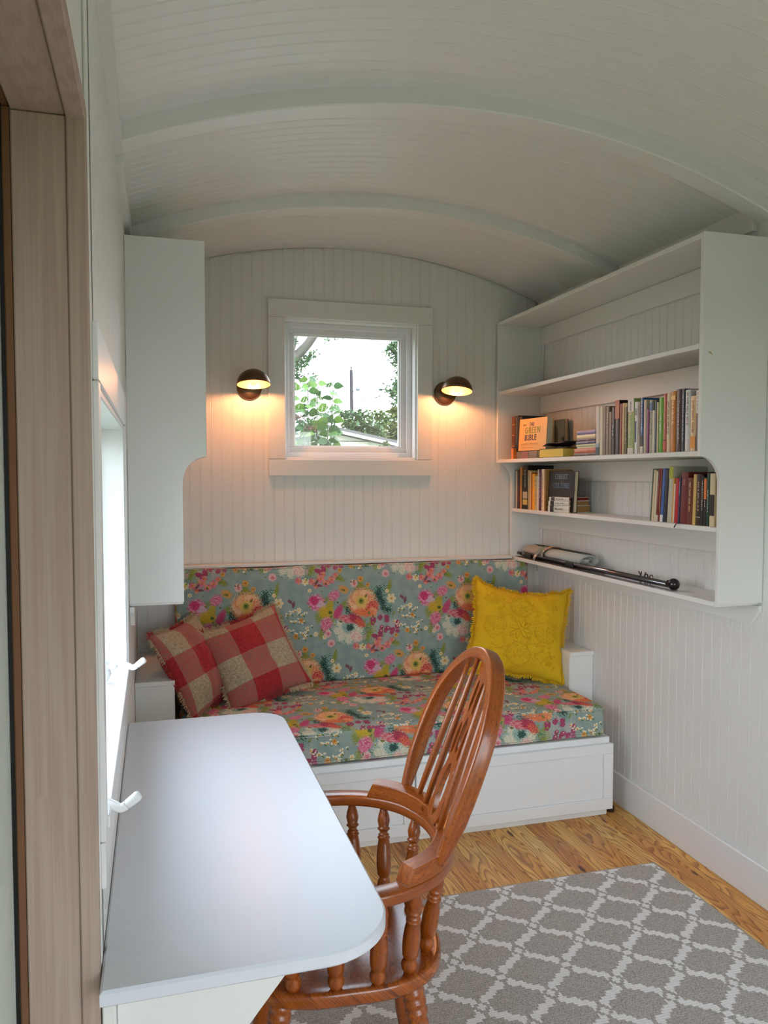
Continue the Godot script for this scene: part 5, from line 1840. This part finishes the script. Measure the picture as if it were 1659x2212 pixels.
func build_outside():
	var g := mat(rgb(66, 84, 42), 0.95)
	var lawn := mi("lawn", cbox(Vector3(260, 0.1, 260), 0.0), g, self, Vector3(0, -0.7, -40))
	tag(lawn, "green lawn around the cabin", "lawn")
	lawn.set_meta("kind", "stuff")
	var leaf_a := leaf_mat(rgb(78, 104, 38))
	var leaf_b := leaf_mat(rgb(64, 90, 46))
	var leaf_c := leaf_mat(rgb(82, 89, 27))
	var bark := mat(rgb(86, 78, 68), 0.9)
	# lilac-like shrub close to the window: every leaf a piece of its own
	var sh := thing("leafy_shrub", "light green broad-leaved shrub just outside the back window", "shrub", Vector3(1.08, -0.65, -5.6))
	rng.seed = 77
	var lm := leaf_mesh()
	var lf := [leaf_mat(rgb(84, 116, 30)), leaf_mat(rgb(62, 96, 34)), leaf_mat(rgb(48, 80, 36))]
	for e in [[-0.13, 2.80, -0.10], [-0.02, 2.83, 0.02], [0.06, 2.80, -0.04], [0.155, 2.78, 0.05], [-0.06, 2.62, 0.10], [0.11, 2.62, 0.10], [-0.16, 2.55, 0.05], [0.03, 2.50, -0.1]]:
		var foot := Vector3(e[0] * 0.3, 0, e[2] * 0.3)
		var topp := Vector3(e[0], e[1], e[2])
		var path := spline([foot, foot.lerp(topp, 0.5) + Vector3(0.03, 0, 0.02), foot.lerp(topp, 0.82), topp], 6)
		var rad := []
		for k in path.size():
			rad.append(lerpf(0.012, 0.002, float(k) / (path.size() - 1)))
		mi("stem", tube(path, rad, 6, Vector3.BACK), bark, sh)
		var h := 0.0
		var y: float = e[1]
		while y > 2.16:
			for s in 2:
				var f: float = clamp(y / e[1], 0.0, 1.0)
				var p: Vector3 = path[int(round(f * (path.size() - 1)))]
				p.y = y + rng.randf_range(-0.01, 0.01)
				var ang: float = h + PI * s + rng.randf_range(-0.4, 0.4)
				var o := mi("leaf", lm, lf[rng.randi() % 3], sh, p, Vector3((1.0 if rng.randf() < 0.5 else -1.0) * rng.randf_range(0.5, 1.2), ang, rng.randf_range(-0.5, 0.15)))
				o.scale = Vector3.ONE * rng.randf_range(0.065, 0.105)
			h += 1.3
			y -= 0.046
	var pinkm := mat(rgb(112, 60, 66), 0.8)
	for e in [[Vector3(-0.03, 2.48, 0.12), 22], [Vector3(-0.13, 2.55, 0.1), 16], [Vector3(-0.10, 2.57, 0.05), 10]]:
		mi("blossom", foliage([[e[0], Vector3(0.045, 0.022, 0.04), e[1] * 4]], 0.018, 5), pinkm, sh)
	# shed
	var shed := thing("garden_shed", "cream garden shed with a low gable roof beyond the shrub", "shed", Vector3(0, -0.65, -9.0))
	var cream := mat(rgb(242, 238, 226), 0.7)
	var wallp := [Vector2(0.35, 0.0), Vector2(3.0, 0.0), Vector2(3.0, 2.42), Vector2(1.78, 2.67), Vector2(0.35, 2.38)]
	mi("front_wall", prism(wallp, 0.08, 0.0), cream, shed)
	bar("side_wall", shed, Vector3(2.93, 0, -0.05), Vector3(3.0, 2.4, -3.0), cream)
	bar("side_wall", shed, Vector3(0.35, 0, -0.05), Vector3(0.42, 2.36, -3.0), cream)
	var rm := mat(rgb(92, 88, 86), 0.7)
	for e in [[Vector2(1.78, 2.70), Vector2(3.2, 2.41)], [Vector2(1.78, 2.70), Vector2(0.2, 2.38)]]:
		var a: Vector2 = e[0]
		var b: Vector2 = e[1]
		mi("roof_slope", prism([a, b, b + Vector2(0, 0.035), a + Vector2(0, 0.035)], 3.3, 0.0), rm, shed, Vector3(0, 0, -1.4))
		mi("barge_board", prism([a - Vector2(0, 0.03), b - Vector2(0, 0.03), b, a], 0.03, 0.0), cream, shed, Vector3(0, 0, 0.24))
	bar("batten", shed, Vector3(0.35, 2.535, 0.04), Vector3(2.45, 2.545, 0.055), flat(rgb(96, 92, 84)), 0.0)
	for x in [1.1, 1.4, 1.75, 2.07, 2.17, 2.39, 2.75]:
		bar("batten", shed, Vector3(x, 0.0, 0.04), Vector3(x + 0.022, 2.535 if x < 2.4 else 2.43, 0.058), cream, 0.0)
	# utility pole far off, lamp and wires
	var pole := thing("utility_pole", "distant weathered utility pole seen through the back window", "pole", Vector3(19.72, -0.65, -80))
	mi("shaft", tube([Vector3(0.15, 0, 0), Vector3(0.0, 13.0, 0)], [0.24, 0.17], 10, Vector3.BACK), mat(rgb(46, 40, 40), 0.9), pole)
	mi("insulator", lathe([Vector2(0, 0), Vector2(0.06, 0.0), Vector2(0.05, 0.12), Vector2(0.09, 0.2), Vector2(0.09, 0.34), Vector2(0.0, 0.42)], 12), mat(rgb(60, 56, 60), 0.5), pole, Vector3(0, 13.0, 0))
	var sl := mi("street_lamp", lathe([Vector2(0, -0.1), Vector2(0.2, -0.1), Vector2(0.24, -0.02), Vector2(0.16, 0.1), Vector2(0.04, 0.16), Vector2(0.0, 0.17)], 14), mat(rgb(92, 98, 108), 0.4), pole, Vector3(0.72, 11.0, 0))
	mi("lamp_arm", tube(spline([Vector3(-0.66, -1.0, 0), Vector3(-0.5, -0.2, 0), Vector3(-0.2, 0.12, 0), Vector3(0.0, 0.1, 0)], 4), 0.035, 8, Vector3.BACK), mat(rgb(90, 92, 98), 0.5), sl)
	var wm := mat(rgb(60, 58, 62), 0.8)
	var wi := 0
	for e in [[Vector3(12.6, 8.9, -80), Vector3(19.6, 11.85, -80), Vector3(24.2, 13.8, -80)], [Vector3(19.9, 9.09, -80), Vector3(22.0, 9.5, -80), Vector3(24.2, 10.1, -80)], [Vector3(18.2, 7.2, -80), Vector3(21.1, 8.75, -80), Vector3(24.6, 10.9, -80)], [Vector3(18.0, 6.4, -80), Vector3(21.5, 7.8, -80), Vector3(24.8, 9.9, -80)]]:
		var o := mi("overhead_wire", tube(spline(e, 5), 0.035, 5), wm, self)
		o.name = numbered("overhead_wire_span")
		tag(o, ["highest sloping overhead wire crossing the distant pole", "nearly level overhead wire right of the pole", "steeper overhead wire rising right above the bushes", "lowest overhead wire close above the bushes"][wi], "wire", "overhead wires")
		wi += 1
	# trees
	var tl := thing("branching_tree", "pale-barked tree with a thick leaning limb, upper left of the window", "tree", Vector3(0, -0.65, -9.0))
	mi("limb", tube(spline([Vector3(0.75, 0, 0), Vector3(0.95, 1.6, 0), Vector3(1.30, 2.95, 0), Vector3(1.535, 3.44, 0), Vector3(1.77, 3.74, 0), Vector3(2.2, 4.5, 0)], 6), [0.13, 0.13, 0.13, 0.125, 0.12, 0.12, 0.115, 0.11, 0.105, 0.1, 0.095, 0.09, 0.085, 0.08, 0.075, 0.07, 0.066, 0.062, 0.06, 0.058, 0.056, 0.054, 0.052, 0.05, 0.05, 0.048, 0.046, 0.044, 0.042, 0.04, 0.04], 10, Vector3.BACK), mat(rgb(84, 78, 66), 0.9), tl)
	mi("limb", tube(spline([Vector3(1.49, 3.38, 0), Vector3(1.55, 3.62, 0.03), Vector3(1.62, 4.0, 0.05)], 5), [0.02, 0.02, 0.019, 0.018, 0.018, 0.017, 0.016, 0.016, 0.015, 0.014, 0.013], 8, Vector3.BACK), mat(rgb(112, 106, 96), 0.9), tl)
	var cl := []
	for e in [[1.52, 3.66, 40], [1.56, 3.42, 24], [1.70, 3.50, 46], [1.645, 3.43, 46], [1.58, 3.36, 30], [1.56, 3.28, 24], [1.60, 3.25, 20], [1.66, 3.255, 18], [1.74, 3.27, 14], [1.76, 3.53, 24], [1.92, 3.70, 12], [2.03, 3.725, 10], [1.54, 3.30, 20]]:
		cl.append([Vector3(e[0], e[1], 0.1), Vector3(0.055, 0.04, 0.1), e[2] * 1.3])
	var ft := mi("foliage", foliage(cl, 0.055, 12), leaf_b, tl)
	ft.set_meta("kind", "stuff")
	var tr := thing("overhanging_tree", "leafy tree hanging into view at the right edge of the window", "tree", Vector3(0, -0.65, -11.0))
	mi("trunk", tube(spline([Vector3(4.3, 0, 0), Vector3(4.2, 2.0, 0), Vector3(3.9, 3.6, 0), Vector3(3.6, 4.2, 0)], 5), [0.16, 0.15, 0.15, 0.14, 0.13, 0.13, 0.12, 0.11, 0.1, 0.1, 0.09, 0.08, 0.07, 0.06, 0.05, 0.04], 8, Vector3.BACK), bark, tr)
	cl = []
	for e in [[3.36, 4.02, 60], [3.42, 3.90, 70], [3.26, 3.96, 30], [3.46, 4.15, 60], [3.40, 3.80, 40], [3.46, 3.64, 40], [3.40, 3.50, 40], [3.38, 3.40, 40], [3.33, 3.35, 30], [3.42, 3.28, 40], [3.36, 3.18, 16], [3.6, 3.9, 120], [3.62, 3.4, 100], [3.8, 4.2, 120], [3.21, 3.41, 8]]:
		cl.append([Vector3(e[0], e[1], 0), Vector3(0.075, 0.075, 0.15), e[2] * 1.6])
	ft = mi("foliage", foliage(cl, 0.085, 13), leaf_b, tr)
	ft.set_meta("kind", "stuff")
	var bushes := [["hedge_tree", "dense dark green bush below the utility pole, behind the shed", Vector3(3.2, -0.65, -13), [[0.0, 2.75, 0.30, 420], [-0.12, 3.18, 0.12, 70], [0.18, 3.16, 0.12, 70], [0.05, 3.02, 0.22, 220], [-0.28, 2.62, 0.2, 160], [0.2, 2.4, 0.4, 400], [0.3, 2.9, 0.25, 240]], leaf_b, 21],
		["hedge_tree", "looser green bush to the right behind the shed roof", Vector3(3.75, -0.65, -13.4), [[0.0, 2.85, 0.28, 300], [-0.02, 3.2, 0.12, 60], [0.2, 3.1, 0.2, 160], [0.3, 2.6, 0.35, 340], [-0.1, 2.4, 0.35, 300]], leaf_a, 22],
		["vine", "yellow-green creeper at the lower right behind the window", Vector3(3.12, -0.65, -10.2), [[0.0, 2.75, 0.12, 150], [0.06, 3.0, 0.1, 110], [0.0, 2.55, 0.14, 150], [-0.06, 2.62, 0.1, 90], [0.1, 2.6, 0.16, 160]], leaf_c, 23],
		["seedling", "small yellow-green sapling in front of the shed wall", Vector3(2.48, -0.65, -8.55), [[0.0, 2.44, 0.05, 50], [0.03, 2.50, 0.04, 34], [-0.03, 2.37, 0.045, 40]], leaf_c, 24],
		["far_treeline", "hazy blue-green trees on the far horizon", Vector3(9.6, -0.65, -42), [[0.0, 3.4, 0.8, 300], [1.2, 3.2, 0.8, 300], [2.4, 3.5, 0.9, 300], [-1.0, 3.0, 0.8, 200]], leaf_a, 25]]
	for e in bushes:
		var t := thing(e[0], e[1], "tree", e[2], Vector3.ZERO, "")
		var q := []
		for c in e[3]:
			q.append([Vector3(c[0], c[1], 0), Vector3(c[2], c[2] * 0.8, c[2]), c[3] * 1.5])
		var sz := 0.105
		if e[5] == 24:
			sz = 0.05
		if e[5] == 25:
			sz = 0.3
		ft = mi("foliage", foliage(q, sz, e[5]), e[4], t)
		ft.set_meta("kind", "stuff")
		mi("trunk", tube([Vector3(0, 0, 0), Vector3(0.02, 1.5, 0), Vector3(0, e[3][0][1], 0)], [0.05, 0.035, 0.012], 7, Vector3.BACK), bark, t)
